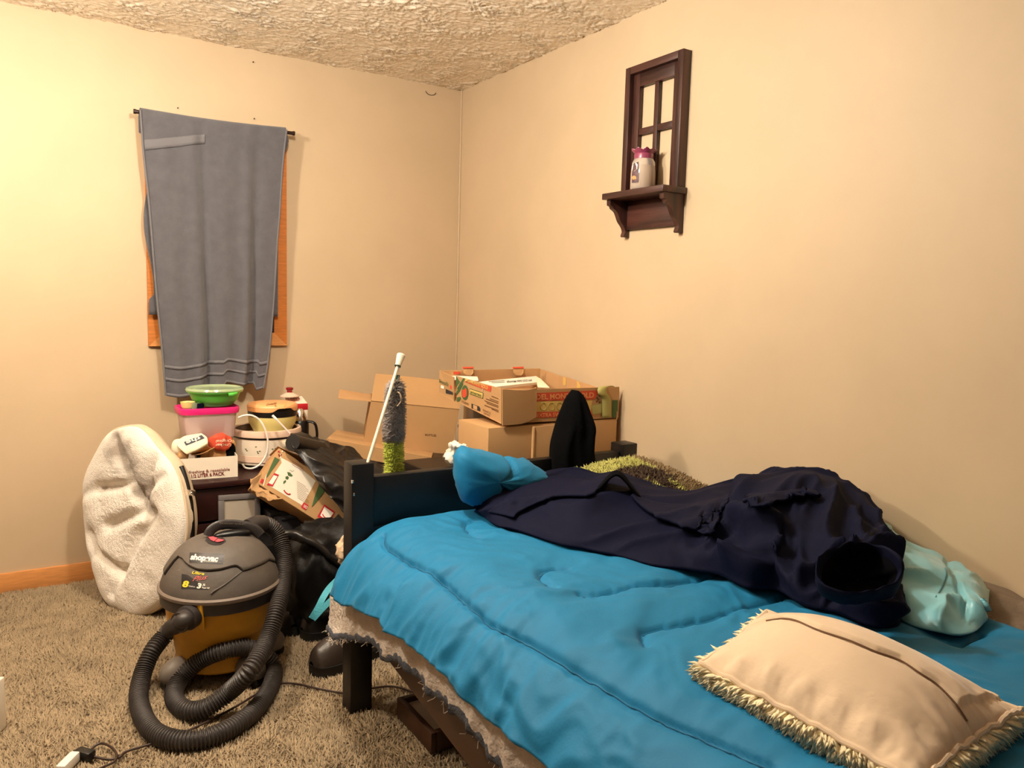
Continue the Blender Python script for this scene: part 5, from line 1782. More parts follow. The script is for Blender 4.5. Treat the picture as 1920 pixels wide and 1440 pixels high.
# plain corner board wrapped round the front left corner
e1 = np.linalg.norm(PY(1003, 760, yF) - PY(940, 762, yF))
cw = bicubic(np.array([[F0 - upc * .004 + (0, -.005, 0), F0 + ex * e1 * .6 + (0, -.007, 0) + upc * .0, F0 + ex * e1 + (0, -.006, 0) + upc * .0 + upc * .022],
                       [F0t + (0, -.004, 0), F0t + ex * e1 * .6 + (0, -.010, 0) - upc * .006, F0t + ex * e1 + (0, -.006, 0) + upc * .002]]), 8, 12)
mk('corner_board', solid(cw, .005), M['card'], cr, sharp=30)
tl_ = bvh(lp_)
tr2 = bvh(redp)
# prints on the left panel
decal('leaf_print', [(855, 705), (866, 704), (863, 716), (858, 722), (855.5, 728)], M['green_print'], cr, tl_)
decal('leaf_print', [(869, 709), (872, 710), (866, 722), (859, 731), (857, 729), (862, 720)], M['green_print'], cr, tl_)
decal('leaf_print', [(868, 718), (869, 720), (862, 734), (856, 742), (856, 735), (861, 727)], M['green_print'], cr, tl_)
decal('leaf_print', [(857, 745), (864, 744), (865, 748), (861, 753), (857, 753)], M['green_print'], cr, tl_)
decal('red_band', [(871.5, 708), (922, 724.5), (920.5, 735), (869.5, 714.8)], M['red_print'], cr, tl_)
text_on('DEL MONTE GOLD', (872.8, 714.2), (916, 730.6), (.5, -5.4), M['yellow_print'], cr, tl_, .025, off=.0026)
ov = [(872.2 + 6.4 * math.cos(t), 736 + 14 * math.sin(t)) for t in np.linspace(0, 2 * PI, 28)[:-1]]
decal('oval_print', ov, M['green_print'], cr, tl_)
decal('oval_badge', [(867.6, 730), (871, 731), (873.5, 727), (876, 730), (876.4, 741), (873, 745), (870, 746), (867.6, 741)], M['red_print'], cr, tl_, .0024)
decal('word_frame', [(881, 728), (907, 736.5), (906, 747.5), (881, 738.5)], M['green_print'], cr, tl_)
decal('word_panel', [(881.8, 729.4), (906.2, 737.4), (905.3, 746), (881.8, 737.4)], M['yellow_print'], cr, tl_, .0022)
text_on('ananas', (883, 736.6), (904, 744), (.2, -5.6), M['green_print'], cr, tl_, .02, off=.003)
text_on('EXTRASWEET', (866, 754), (879.5, 760.5), (.2, -4), M['ink'], cr, tl_, .012)
text_on('PRODUCT OF', (906, 770), (920.5, 776.5), (.3, -3.2), M['ink'], cr, tl_, .012)
text_on('COSTA RICA', (907, 775.5), (919, 781), (.3, -3.2), M['ink'], cr, tl_, .012)
for i, (a, b, c_, d_) in enumerate([(922, 742, 935, 747), (919, 746.5, 935, 752.5), (912, 747, 935, 755.5), (909, 750.5, 935, 760.5), (913, 755, 935, 763), (909, 759, 935, 769), (922, 766, 935, 771.5)]):
    decal('small_print', [(a, b), (c_, d_), (c_, d_ + 1.5), (a, b + 1.5)], M['ink'], cr, tl_)
decal('hand_slot', [(884.5, 756.5), (899, 762), (901.5, 767), (901, 771.5), (884.5, 765.5)], M['black_ink'], cr, tl_)
decal('hand_slot_flap', [(888, 758.5), (895.5, 761.5), (895.5, 769), (888, 766)], M['card_in'], cr, tl_, .002)
# prints on the front panel
decal('red_band', [(1003.5, 737), (1125, 731.5), (1114, 749), (1003.5, 752)], M['red_print'], cr, tr2)
text_on('DEL MONTE GOLD', (1005, 749), (1113, 745), (0, -9.4), M['orange_ink'], cr, tr2, .03, off=.0026)
decal('straw_band', [(1004, 753), (1110, 750.5), (1108, 770), (1004, 772)], M['yellow_print'], cr, tr2)
for k in range(5):
    cxx = 1018 + 15 * k
    lp3 = hits([(cxx + 5.5 * math.cos(t), 762 - .4 * k + 7 * math.sin(t)) for t in np.linspace(0, 2 * PI, 20)], tr2, .0024)
    mk('scroll_print', tube(lp3, .0009, 4), M['lime_shag'], cr)
decal('red_band', [(1003.5, 772.5), (1112, 770), (1111, 780), (1003.5, 783.5)], M['red_print'], cr, tr2)
text_on('EXTRA SWEET PINEAPPLE', (1006, 782), (1109, 778), (0, -7), M['orange_ink'], cr, tr2, .018, off=.0026)
decal('green_patch', [(1108, 760), (1128, 756), (1128, 774), (1110, 777)], M['olive_tape'], cr, tr2, .003)
decal('green_patch', [(1112, 778), (1144, 776), (1144, 784), (1112, 786)], M['green_print'], cr, tr2, .002)
for k in range(7):
    a_, b_ = 1116 + random.uniform(0, 14), 740 + random.uniform(0, 14)
    decal('speckle_print', [(a_, b_), (a_ + 4, b_ - 2), (a_ + 4.5, b_ + 1), (a_ + 1, b_ + 3)], M['ink'], cr, tr2)
tpz = [PY(a, b, y) for a, b, y in [(1138, 783, yF - .006), (1137, 748, yF - .008), (1130, 738, yF - .014), (1130, 727, yF - .004), (1140, 724, yF + .03), (1148, 728, yF + .05), (1150, 745, yF + .03)]]
tpz = [np.array([min(p[0], -.018), p[1], p[2]]) for p in tpz]
tpc = catmull(tpz, 30)
tp_g = np.stack([tpc - ex * .024, tpc, tpc + ex * .022], 1)
mk('paper_tape', solid(tp_g, .0012), M['olive_tape'], cr, sharp=0)
decal('corner_print', [(1148, 750), (1158, 750), (1157, 782), (1147, 783)], M['green_print'], cr, tr2, .002)
for a, b, c_, d_ in ((1056, 707, 1062, 722), (1082, 715, 1088, 728)):
    s4 = hits([(a, b), (c_, b + 1), (c_, d_), (a, d_)], bvh(rpan), .0015)
    if len(s4) == 4: mk('tape_strip', (s4, [(0, 1, 2, 3)]), M['yellow_print'], cr, smooth=False)
# papers in the crate
zpa = F0t[2] - .012
def flat(q, z): return [PZ(a, b, z) for a, b in q]
pp_ = flat([(896, 716), (1004, 705), (1012, 716), (905, 728)], zpa)
pap = top('newspaper', solid(bicubic(np.array([[pp_[0], pp_[1]], [pp_[3], pp_[2]]]), 6, 10), .010), M['paper'], 'folded newspaper with upside down print lying in the pineapple crate', 'newspaper', sharp=30)
tpp = bvh(pap)
text_on('09/12/23 Sales Meetings', (997, 711.5), (950, 715.5), (.2, 3.6), M['black_ink'], pap, tpp, .012)
decal('printed_rule', [(916, 715.4), (946, 713.6), (946, 714.3), (916, 716.1)], M['black_ink'], pap, tpp)
decal('printed_rule', [(922, 717.6), (946, 716.4), (946, 717.1), (922, 718.3)], M['black_ink'], pap, tpp)
q_ = flat([(846, 704), (895, 706), (897, 713), (850, 711)], zpa + .012)
top('loose_paper', solid(bicubic(np.array([[q_[0], q_[1]], [q_[3], q_[2]]]), 5, 8), .003), M['paper'], 'white sheet at the left end of the fruit crates', 'paper', sharp=30)
q_ = flat([(1004, 706), (1014, 712), (1030, 728), (1008, 727)], zpa - .004)
q2_ = [q_[0], q_[1], q_[2], q_[3]]
top('crumpled_paper', solid(bicubic(np.array([[q_[0], q_[1]], [q_[3], q_[2]]]), 8, 8) + (0, 0, .004), .003), M['cream_paper'], 'cream sheet slipping towards the right end of the pineapple crate', 'paper', sharp=30)

# second crate standing behind
G0 = L1 + (-.006, .012, .0)
gx = F0[0] - .006
K0 = PX(823, 736, gx); K0t = PX(825, 695, gx); G0t = G0 + upc * .10
sb_ = thing('strawberry_crate', 'smaller printed berry crate with folded tabs behind the pineapple crate', 'crate', G0)
lp2 = mk('side_panel', panel(G0, K0, K0t, G0t + (K0t - K0) * 0), M['card'], sb_, smooth=False)
bkr = PY(1013, 691, K0[1]); bkr[0] = min(bkr[0], -.016)
Kr = np.array([bkr[0], K0[1], K0[2] + (bkr[2] - K0t[2])])
bkp = mk('back_panel', panel(K0, Kr, bkr, K0t), M['card_in'], sb_, smooth=False)
mk('bottom_panel', panel(G0 + (0, 0, .004), G0 + (Kr - K0) + (0, 0, .004), Kr + (0, 0, .004), K0 + (0, 0, .004)), M['card_in'], sb_, smooth=False)
side_wall(0, 3, sb_)
tl2 = bvh(lp2)
text_on("Driscoll's", (823.3, 716.5), (841, 724.2), (0, -7), M['green_print'], sb_, tl2, .012, .2)
decal('white_print', [(827, 722), (833, 724), (833, 729.5), (827, 727.5)], M['white_ink'], sb_, tl2)
decal('red_print', [(844, 722), (852, 725), (852, 732), (844, 728.5)], M['red_print'], sb_, tl2)
decal('hand_slot', [(836, 729), (849, 735), (850, 740), (836, 737)], M['black_ink'], sb_, tl2)
tbk = bvh(bkp)
for q, m_ in (([(890, 693), (903, 692.5), (903, 698), (890, 699)], 'lime_shag'), ([(915, 692.5), (930, 692), (930, 698), (915, 698.5)], 'lime_shag'), ([(933, 692.3), (958, 691.8), (958, 699), (933, 700)], 'red_print'),
              ([(850, 697), (863, 697), (863, 701), (850, 702)], 'red_print')):
    decal('colour_print', q, M[m_], sb_, tbk)
for a in (877, 971):
    p_ = PY(a, 691, K0[1] - .01)
    tb4 = [PY(a - 10, 688.5, K0[1] - .002), PY(a + 11, 688, K0[1] - .002), PY(a + 10, 700, K0[1] - .022), PY(a + 6, 704, K0[1] - .024), PY(a - 3, 704, K0[1] - .024), PY(a - 8, 699, K0[1] - .022)]
    n4 = unit(CAM - p_)
    V_ = np.concatenate([np.array(tb4), np.array(tb4) - n4 * .004])
    mk('folded_tab', (V_, [tuple(range(6)), tuple(range(11, 5, -1))] + [(i, i + 6, (i + 1) % 6 + 6, (i + 1) % 6) for i in range(6)]), M['card'], sb_, smooth=False)
    s4 = [PY(a - 10, 688, K0[1] - .003), PY(a + 11, 687.4, K0[1] - .003), PY(a + 11, 690.5, K0[1] - .01), PY(a - 9, 691, K0[1] - .01)]
    mk('tab_edge_print', (np.array(s4) + n4 * .0015, [(0, 1, 2, 3)]), M['red_print'], sb_, smooth=False)

# crumpled tissue
top('crumpled_tissue', blob(PY(855, 852, -1.60), .030, .022, .030, amp=.012, sc=40, seed=3, rid=.012), M['paper'], 'crumpled white tissue beside the turquoise corner on the footboard', 'tissue', sharp=0)

# ------------------------------------------------------------------ pole and duster behind the footboard
pb = PZ(690, 866, zpost)
pt_ = PY(746.5, 684, pb[1] + .10)
dirp = unit(pt_ - pb)
pf_ = pb - dirp * .012
pole = thing('extension_pole', 'thin cream extension pole stuck upright in the top of the near footboard post', 'pole', pf_)
mk('pole', tube([pf_, pt_], .0052, 14), M['pole'], pole)
mk('pole_cap', tube([pt_ - dirp * .004, pt_ + dirp * .004, pt_ + dirp * .034, pt_ + dirp * .038], [.0095, .010, .0145, .012], 18), M['pole'], pole)
mk('cap_ring', tube([pt_ - dirp * .006, pt_ - dirp * .003], .0105, 16), M['dark_green'], pole)
yd = pt_[1] + .01
du = thing('microfibre_duster', 'fluffy duster with grey upper sleeve and lime lower sleeve hanging from the cream pole', 'duster', PY(738, 905, yd))
mk('hanging_loop', tube(catmull([pt_ + (0, -.010, -.004), PY(748, 694, yd - .01), PY(746, 706, yd), PY(744, 704, yd + .004), pt_ + (-.004, .010, -.004)], 24), .0011, 6), M['pole'], du)
mk('handle', tube([PY(746, 703, yd), PY(744, 716, yd)], .0075, 14), M['dark_green'], du)
dl = catmull([PY(743, 715, yd), PY(741, 740, yd), PY(740, 780, yd), PY(738, 826, yd), PY(739, 870, yd), PY(739, 915, yd), PY(739, 945, yd)], 60)
dz = np.linspace(0, 1, 60)
zsp = PY(738, 826, yd)[2]
gi = dl[:, 2] >= zsp
rg_ = np.interp(np.arange(gi.sum()), [0, 3, 10, gi.sum() - 4, gi.sum() - 1], [.008, .018, .021, .024, .020])
gcore = tube(dl[gi], rg_, 20)
mk('sleeve_core', gcore, M['grey_fluff'], du)
s1, s2 = sample(gcore, 4200)
mk('grey_sleeve', tufts(s1, s2, .015 + .009 * RNG.random(4200), .0024, .5, np.array([0, 0, -.5]), long=False), M['grey_fluff'], du, smooth=False, kind='stuff')
lcore = tube(dl[~gi], .0235, 20)
mk('lime_core', lcore, M['lime_fluff'], du)
s1, s2 = sample(lcore, 3600)
mk('lime_sleeve', tufts(s1, s2, .011 + .006 * RNG.random(3600), .0026, .7), M['lime_fluff'], du, smooth=False, kind='stuff')
tg = catmull([PY(747, 735, yd - .03), PY(751, 742, yd - .034), PY(752, 752, yd - .034), PY(745, 762, yd - .036)], 20)
mk('care_tag', solid(np.stack([tg - (.003, 0, 0), tg + (.003, 0, .001)], 1), .0008), M['tan'], du, sharp=0)

# ------------------------------------------------------------------ tilted printed carton, jacket, bag
TL, BL, BRr = PY(521, 838, -.66), PY(480, 905, -.73), PY(652, 1013, -.84)
exq = unit(BRr - BL); ezq = unit((TL - BL) - exq * ((TL - BL) @ exq))
eyq = np.cross(ezq, exq)
if eyq @ (CAM - BL) > 0: eyq = -eyq
Wq, Hq = np.linalg.norm(BRr - BL), np.linalg.norm(TL - BL)
pcn = thing('printed_carton', 'battered kraft and white printed carton tilted under the black leather jacket', 'carton', BL)
Mq = basis(BL, exq, eyq, ezq)
fp = mk('carton_body', xf(Mq, box(0, Wq, 0, .13, 0, Hq, .004)), M['card'], pcn)
tq_ = bvh(fp)
Mi = np.linalg.inv(Mq)
decal('white_panel', [(522, 842), (545, 846), (610, 887), (592, 902), (567, 948), (517, 918), (500, 908), (506, 900), (528, 868)], M['white_card'], pcn, tq_, .001)
decal('white_panel', [(480.5, 903), (489, 888), (500, 890), (494, 911)], M['white_card'], pcn, tq_, .0012)
decal('pale_stripe', [(533, 845), (545, 846), (556, 853), (529, 919), (515, 916)], M['white_ink'], pcn, tq_, .0016)
decal('food_photo', [(522, 841), (536, 846), (528, 865), (521, 863), (512, 860)], M['crimson'], pcn, tq_, .0016)
for k in range(9):
    a_, b_ = 519 + random.uniform(0, 11), 845 + random.uniform(0, 13)
    decal('food_photo_fleck', [(a_, b_), (a_ + 2.5, b_ - 1), (a_ + 3, b_ + 1.2), (a_ + .8, b_ + 2)], M[random.choice(['pink_ink', 'white_ink', 'maroon'])], pcn, tq_, .0022)
decal('green_wedge', [(515, 857), (524, 862), (517, 872), (500, 896), (499, 893)], M['green_print'], pcn, tq_, .002)
decal('green_wedge', [(598, 908), (611, 917), (602, 930), (586, 950), (584, 951), (590, 930)], M['green_print'], pcn, tq_, .002)
def framed(q, inner):
    decal('red_frame', q, M['crimson'], pcn, tq_, .002)
    decal('frame_panel', inner, M['white_ink'], pcn, tq_, .0026)
framed([(514, 887), (523, 890.5), (511, 913), (500, 909)], [(513, 891), (520, 893.5), (510.5, 909), (503, 906)])
framed([(608, 946), (628, 960), (615, 983), (594.5, 969)], [(608, 950), (625, 962), (617, 974), (611, 975), (600, 967)])
decal('red_tag', [(569, 942), (578, 947.5), (573, 957), (564, 951)], M['crimson'], pcn, tq_, .002)
text_on('OCS', (568, 950.5), (574.5, 954.5), (2, -4.4), M['white_ink'], pcn, tq_, .02, off=.003)
decal('red_tag', [(490, 898), (494.5, 899), (492, 907), (487, 905)], M['crimson'], pcn, tq_, .002)
decal('pepper_print', [(538, 885), (543, 886), (549, 892), (546, 894), (540, 892)], M['green_print'], pcn, tq_, .002)
decal('tomato_print', [(535, 894), (539, 892.5), (541.5, 896), (539, 900), (535, 898)], M['green_print'], pcn, tq_, .002)
decal('leaf_print', [(531, 903), (535.5, 900), (536, 904), (531, 908)], M['green_print'], pcn, tq_, .002)
for a, b, c_, d_ in ((543, 881, 548, 884), (548, 884, 551, 882), (546, 884, 545, 887)):
    decal('stem_print', [(a, b), (c_, d_), (c_, d_ + .8), (a, b + .8)], M['green_print'], pcn, tq_, .002)
arcp = hits([(532, 919), (534.5, 923), (538, 926), (542, 927), (544, 926)], tq_, .002)
mk('arc_logo', tube(catmull(arcp, 14), .0028, 5), M['crimson'], pcn)
arcp = hits([(604, 964), (606, 968), (609, 971), (613, 972)], tq_, .003)
mk('arc_logo', tube(catmull(arcp, 14), .0024, 5), M['crimson'], pcn)
for k in range(5):
    a_ = 549 + k * 2.7; b_ = 854 + k * 1.7
    decal('barcode_bar', [(a_, b_), (a_ + 1.3, b_ + .8), (a_ - 2.5, b_ + 8.8), (a_ - 3.8, b_ + 8)], M['black_ink'], pcn, tq_, .002)
decal('green_stamp', [(541, 844), (546, 846), (543, 853.5), (538, 851)], M['green_print'], pcn, tq_, .002)
for k in range(10):
    a_, b_ = 556 + k * .15, 902 + k * 3.4
    ln = 22 if k % 3 else 17
    decal('small_print', [(a_, b_), (a_ + ln, b_ + ln * .62), (a_ + ln, b_ + ln * .62 + .6), (a_, b_ + .6)], M['ink'], pcn, tq_, .002)
for k in range(5):
    a_, b_ = 562 - k * .7, 857 + k * 1.8
    decal('small_print', [(a_, b_), (a_ + 7, b_ + 4.4), (a_ + 7, b_ + 5.1), (a_, b_ + .7)], M['black_ink'], pcn, tq_, .002)
for k in range(3):
    a_, b_ = 547, 864 + k * 3.2
    decal('small_print', [(a_, b_), (a_ + 22, b_ + 13), (a_ + 22, b_ + 13.6), (a_, b_ + .6)], M['maroon_ink'], pcn, tq_, .002)
# torn flaps on the left end
tf_ = bicubic(np.array([[BL + exq * -.002 + ezq * Hq * .25, BL + ezq * -.004 + exq * .02, BL + exq * .13 - ezq * .002],
                        [BL + (-.016, -.012, .02), BL + (-.006, -.016, -.02), BL + exq * .09 + (-.006, -.012, -.012)],
                        [BL + (-.024, -.01, .022), BL + (-.018, -.014, -.032), BL + exq * .07 + (-.006, -.016, -.030)]]), 18, 30)
tf_ = tf_ + (fbm(tf_.reshape(-1, 3) * 45, 2) * .012).reshape(18, 30)[:, :, None]
mk('torn_flap', solid(tf_, .003), M['card_in'], pcn, sharp=0)
mk('end_flap', panel(TL + (0, 0, .002), TL + eyq * .12, TL + eyq * .12 + exq * .10 + ezq * .022, TL + exq * .12 + ezq * .02, .003), M['card'], pcn, smooth=False)

jr_ = [[(543, 815, -.62), (575, 822, -.57), (612, 840, -.5), (660, 850, -.5), (720, 868, -.56), (790, 885, -.78), (815, 893, -.88)],
       [(546, 834, -.72), (590, 845, -.68), (640, 862, -.62), (690, 876, -.64), (740, 888, -.72), (790, 902, -.88), (815, 906, -.93)],
       [(560, 853, -.745), (602, 868, -.76), (650, 890, -.77), (690, 905, -.8), (740, 915, -.85), (790, 920, -.95), (815, 922, -.98)],
       [(584, 884, -.79), (618, 908, -.83), (655, 935, -.87), (690, 945, -.90), (740, 950, -.94), (790, 950, -1.0), (815, 948, -1.02)],
       [(600, 912, -.82), (634, 948, -.865), (668, 985, -.90), (700, 1000, -.94), (740, 1000, -.98), (790, 1000, -1.04), (815, 1000, -1.05)]]
Jk = bicubic(np.array([[PY(*p) for p in r] for r in jr_]), 90, 170)
Vj = Jk.reshape(-1, 3)
wj = np.stack([fbm(Vj * 6, 2), fbm(Vj * 6 + 20, 2), fbm(Vj * 6 + 44, 2)], 1) * .06
dj = (.026 * ridge((Vj + wj) * np.array([4, 5, 8]) + np.stack([Vj[:, 2] * 5, 0 * Vj[:, 0], Vj[:, 0] * 5], 1), 2) + .010 * fbm(Vj * 7, 2)).reshape(90, 170)
nj = normals(Jk)
nj = np.where((nj @ np.array([-.45, -.8, .4]))[:, :, None] < 0, -nj, nj)
ej = np.minimum(np.linspace(0, 1, 170), .1)[None, :] * 10
Jk = Jk + nj * (dj * (.35 + .65 * ej))[:, :, None]
jk = thing('leather_jacket', 'black leather jacket draped over the tilted printed carton and down behind the bed', 'jacket', PY(668, 985, -.9))
jm = mk('leather', solid(Jk, .006), M['leather'], jk, sharp=0)
cc_ = PY(556, 832, -.70)
ax_ = unit(np.array([.55, .45, -.25]))
cuffp = [cc_ - ax_ * .03, cc_ + ax_ * .03, cc_ + ax_ * .09, cc_ + ax_ * .16]
mk('sleeve_cuff', tube(catmull(cuffp, 14), np.linspace(.034, .042, 14), 24), M['leather'], jk)
tj_ = bvh(jm)
for ln in ([(586, 892), (598, 886), (610, 880)], [(560, 826), (562, 840), (572, 856), (585, 874)]):
    ph_ = hits(ln, tj_, .001)
    if len(ph_) > 2:
        mk('topstitching', tube(catmull(ph_, 20), .0012, 5), M['grey_frame'], jk)

# narrow drawer tower
dx0, dx1 = PY(508, 980, -.70)[0], -.98
dtz = .40
dw = thing('drawer_tower', 'narrow dark grey plastic drawer tower behind the vacuum hose', 'drawers', ((dx0 + dx1) / 2, -.61, 0))
mk('casing', box(dx0, dx1, -.69, -.52, .0, dtz, .006), M['black_plastic'], dw)
for z0_, z1_ in ((.285, .385), (.17, .275), (.05, .16)):
    f_ = mk('drawer', box(dx0 + .012, dx1 - .01, -.705, -.688, z0_, z1_, .004), M['drawer'], dw)
    mk('drawer_lip', box(dx0 + .04, dx1 - .04, -.712, -.70, z1_ - .014, z1_ - .004, .002), M['drawer'], f_)

# black bag with a turquoise strap
bgc = np.array([-1.06, -.955, .19])
bg = thing('black_bag', 'slumped black nylon bag with a turquoise strap beside the vacuum cleaner', 'bag', (bgc[0], bgc[1], 0))
mk('bag_body', blob(bgc, .175, .17, .20, (50, 90), .03, 9, 4, .75, .012, .03), M['black_bag'], bg, sharp=0)
zip_ = catmull([PY(525, 990, -.98) , PY(555, 993, -1.03), PY(590, 1012, -1.07), PY(625, 1040, -1.09), PY(640, 1052, -1.08)], 40)
fold = np.stack([zip_ + (0, -.03, .0), zip_ + (0, -.045, -.012), zip_ + (0, -.035, -.035)], 1)
fold += (fbm(fold.reshape(-1, 3) * 30, 2) * .006).reshape(40, 3)[:, :, None]
mk('folded_edge', solid(fold, .004), M['leather'], bg, sharp=0)
def ribbon(pts, w_, y_off=0):
    c_ = catmull([PY(*p) for p in pts], 30)
    T_ = np.gradient(c_, axis=0)
    sd3 = np.cross(T_, CAM - c_)
    sd3 /= np.linalg.norm(sd3, axis=1)[:, None]
    return solid(np.stack([c_ - sd3 * w_, c_ + sd3 * w_], 1), .0016)
mk('strap', ribbon([(584, 1160, -1.24), (596, 1140, -1.245), (606, 1120, -1.24), (618, 1102, -1.22), (640, 1080, -1.19)], .011), M['turq'], bg)
mk('strap', ribbon([(587, 1161, -1.25), (604, 1142, -1.262), (622, 1124, -1.27), (645, 1104, -1.27)], .010), M['turq'], bg)
top('tan_pouch', blob(PY(650, 1033, -1.22), .026, .022, .055, amp=.010, sc=28, seed=6, rid=.012), M['tan'], 'crumpled tan cloth pouch wedged between the printed carton and comforter', 'pouch', sharp=0)

# ------------------------------------------------------------------ boots
def boot(name, label, toe, heel, mu, ms, shaft, s=1.0, group='boots and shoes beside the bed'):
    toe, heel = np.array(toe, float), np.array(heel, float)
    toe[2] = heel[2] = 0
    ex_ = unit(toe - heel); L_ = np.linalg.norm(toe - heel)
    Mb = basis(heel + (0, 0, .006), ex_, np.array([-ex_[1], ex_[0], 0]), (0, 0, 1))
    b_ = thing(name, label, 'boot', heel, group)
    out = [(0, .026), (.03, .036), (.10, .037), (.18, .038), (.26, .048), (.33, .048), (.385, .036), (.405, .012)]
    sc_ = L_ / .405
    xs = np.array([o[0] for o in out]) * sc_; hwv = np.array([o[1] for o in out]) * s
    pl = catmull(np.array([(x, w_, 0) for x, w_ in zip(xs, hwv)]), 30)
    poly = [(p[0], p[1]) for p in pl] + [(p[0], -p[1]) for p in pl[::-1]]
    mk('sole', xf(Mb, prism([(x, y * 1.06) for x, y in poly], .030)), ms, b_, sharp=50)
    mk('welt', xf(Mb, join(prism([(x, y * 1.09) for x, y in poly], .006))) if False else xf(Mb @ TR((0, 0, .028)), prism([(x, y * 1.10) for x, y in poly], .007)), ms, b_, sharp=50)
    hts = np.interp(pl[:, 0] / sc_, [0, .05, .14, .2, .27, .34, .39, .405], [.10, .125, .12, .10, .078, .068, .045, .012]) * s
    th_ = np.linspace(0, PI, 18)
    A_ = np.stack([np.stack([np.full(18, p[0]), np.cos(th_) ** 1 * p[1] * (1 - .12 * np.sin(th_)), .032 + h_ * np.sin(th_) ** .75], 1) for p, h_ in zip(pl, hts)])
    A_[:, :, 2] += (.003 * ridge(A_.reshape(-1, 3) * np.array([28, 10, 10]), 1)).reshape(30, 18) * (A_[:, :, 0] > .18 * sc_)
    V_, F_ = grid(A_)
    mk('upper', xf(Mb, (V_, F_)), mu, b_, sharp=0)
    if shaft > 0:
        lv = np.linspace(.09, .09 + shaft, 8)
        th2 = np.linspace(0, 2 * PI, 28, endpoint=False)
        S_ = np.stack([np.stack([.075 * sc_ + (.068 - .006 * (z - .09) / shaft) * np.cos(th2), .044 * s * np.sin(th2), np.full(28, z)], 1) for z in lv])
        S_ += (fbm(S_.reshape(-1, 3) * 18, 2) * .006).reshape(8, 28)[:, :, None]
        V_, F_ = grid(S_, wrap=True)
        mk('shaft', xf(Mb, (V_, F_)), mu, b_, sharp=0)
        mk('collar', xf(Mb, tube(np.concatenate([S_[-1], S_[-1][:1]]), .007, 8, cap=False)), mu, b_)
    return b_
t1 = PZ(584, 1253, .03)
boot('brown_boot', 'dark brown leather boot with thick sole beside the near bed leg', t1, t1 + np.array([.30, .06, 0]), M['boot'], M['sole'], .12, 1.12)
t2 = PZ(566, 1188, .03)
b2 = boot('black_boot', 'scuffed black leather boot with eyelets beneath the turquoise strap', t2, t2 + np.array([.31, .05, 0]), M['boot_black'], M['sole'], .15, 1.15)
for q_ in ((629, 1152), (627, 1170), (640, 1172)):
    c_ = PY(q_[0], q_[1], t2[1] - .02)
    mk('eyelet', tube([c_, c_ + (0, -.004, 0)], .0035, 10), M['chrome'], b2)
t3 = PZ(549, 1178, .03)
boot('round_toe_shoe', 'black round toed shoe partly behind the vacuum hose', t3 + np.array([.0, -.02, 0]), t3 + np.array([.05, .29, 0]), M['boot_black'], M['sole'], .0, 1.2)
top('candy_wrapper', blob(PZ(559, 1172, .02), .012, .012, .018, amp=.008, sc=60, seed=2, zmin=.004), mat('wrapper_print', (222, 150, 60), .4, var=(60, .5, .3), var_rgb=(180, 40, 40)),
    'small crumpled orange and red wrapper on the carpet by the shoes', 'wrapper', sharp=0)

# ------------------------------------------------------------------ under the bed, cord, things at the left edge
ta_, tb2 = PZ(764, 1312, .07), PZ(793, 1384, .07)
ub = thing('underbed_tray', 'shallow brown wooden tray with a grey sheet under the bed', 'tray', (ta_[0] + .2, (ta_[1] + tb2[1]) / 2, 0))
x0_, y0_, y1_ = (ta_[0] + tb2[0]) / 2, tb2[1], ta_[1] + .02
mk('side_board', box(x0_, x0_ + .018, y0_, y1_,   .015, .075, .002), M['brown_wood'], ub)
mk('end_board', box(x0_ + .018, x0_ + .5, y0_, y0_ + .018,   .015, .075, .002), M['brown_wood'], ub)
mk('end_board', box(x0_ + .018, x0_ + .5, y1_ - .018, y1_,   .015, .075, .002), M['brown_wood'], ub)
mk('bottom_board', box(x0_ + .01, x0_ + .5, y0_ + .01, y1_ - .01, .015, .025, .001), M['brown_wood'], ub)
mk('grey_sheet', box(x0_ + .02, x0_ + .48, y0_ + .02, y1_ - .02, .055, .06, .001), M['grey_pane'], ub)
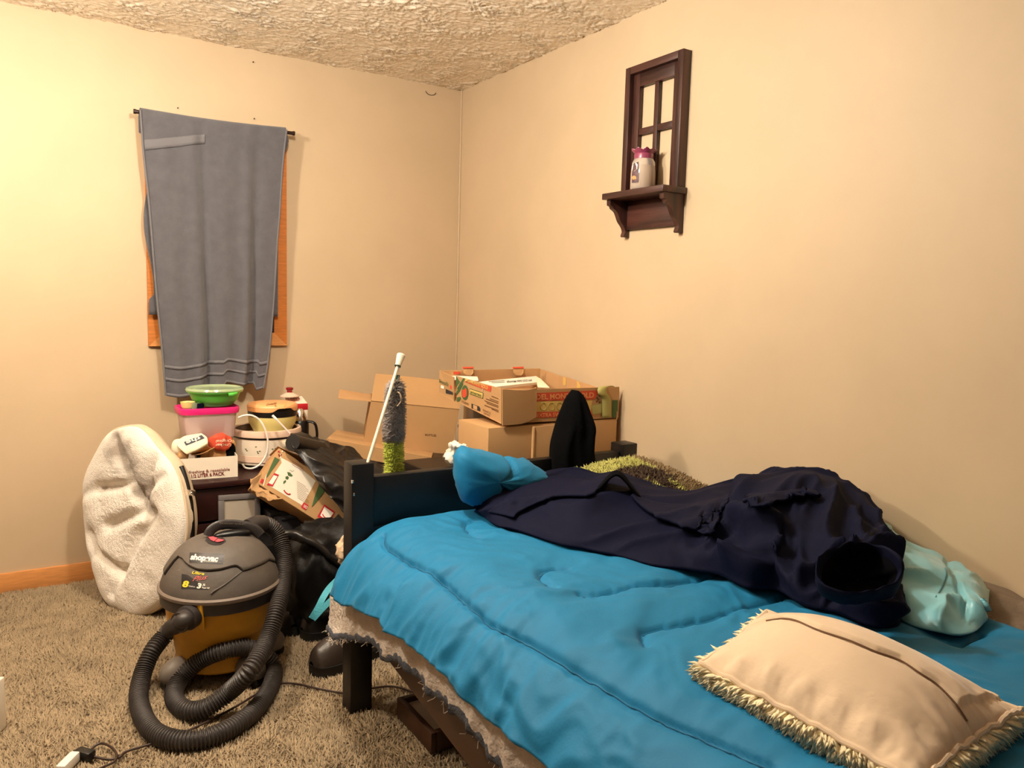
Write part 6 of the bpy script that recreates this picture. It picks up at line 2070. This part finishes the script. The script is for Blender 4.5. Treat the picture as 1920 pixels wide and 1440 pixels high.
for x in (x0_ + .02, x0_ + .46):
    for y in (y0_ + .02, y1_ - .05):
        mk('foot', box(x, x + .03, y, y + .03, 0, .015, .002), M['brown_wood'], ub)

cz = .016
cpx_ = [(176, 1419), (205, 1424), (224, 1420), (240, 1408), (300, 1390), (350, 1371), (395, 1350), (440, 1326), (480, 1302), (505, 1289), (530, 1281), (560, 1283), (600, 1292), (640, 1299), (665, 1299), (700, 1290), (735, 1287), (765, 1294), (800, 1308)]
xc = thing('extension_lead', 'thin brown extension lead running across the carpet under the vacuum hose', 'cable', PZ(440, 1326, cz))
mk('cable', tube(catmull([PZ(a, b, cz) for a, b in cpx_], 220), .0036, 8), M['cord'], xc)
lo_ = [(170, 1408), (176, 1400), (188, 1394), (200, 1396), (212, 1404), (219, 1416), (214, 1428), (196, 1437), (182, 1443)]
mk('cable', tube(catmull([PZ(a, b, cz + .008 * math.sin(i * .4)) for i, (a, b) in enumerate(lo_)], 60), .0036, 8), M['cord'], xc)
s0, s1_ = PZ(150, 1412, .02), PZ(178, 1420, .02)
exs = unit(s1_ - s0)
mk('socket_end', xf(basis(s0, exs, np.array([-exs[1], exs[0], 0]), (0, 0, 1)), box(-.01, .045, -.013, .013, -.012, .014, .005)), M['black_plastic'], xc)
g0, g1 = PZ(117, 1443, .022), PZ(142, 1418, .022)
exg = unit(g1 - g0)
wp = thing('white_plug', 'white plastic plug block at the end of the brown cord', 'plug', g0)
mk('plug_body', xf(basis(g0, exg, np.array([-exg[1], exg[0], 0]), (0, 0, 1)), box(-.01, np.linalg.norm(g1 - g0), -.013, .013, -.012, .016, .004)), M['white_plastic'], wp)
mk('plug_cable', tube(catmull([g0, g0 - exg * .05 + (0, 0, -.004), g0 - exg * .12 + (.02, 0, -.006)], 16), .0035, 8), M['white_plastic'], wp)
wbp = PZ(9, 1268, .16)
top('white_carton', xf(TR((wbp[0], wbp[1], 0), math.radians(-28)), box(-.26, 0, -.20, 0, .004, .16, .004)), M['white_card'], 'white carton standing on the carpet at the left edge of the photo', 'carton')
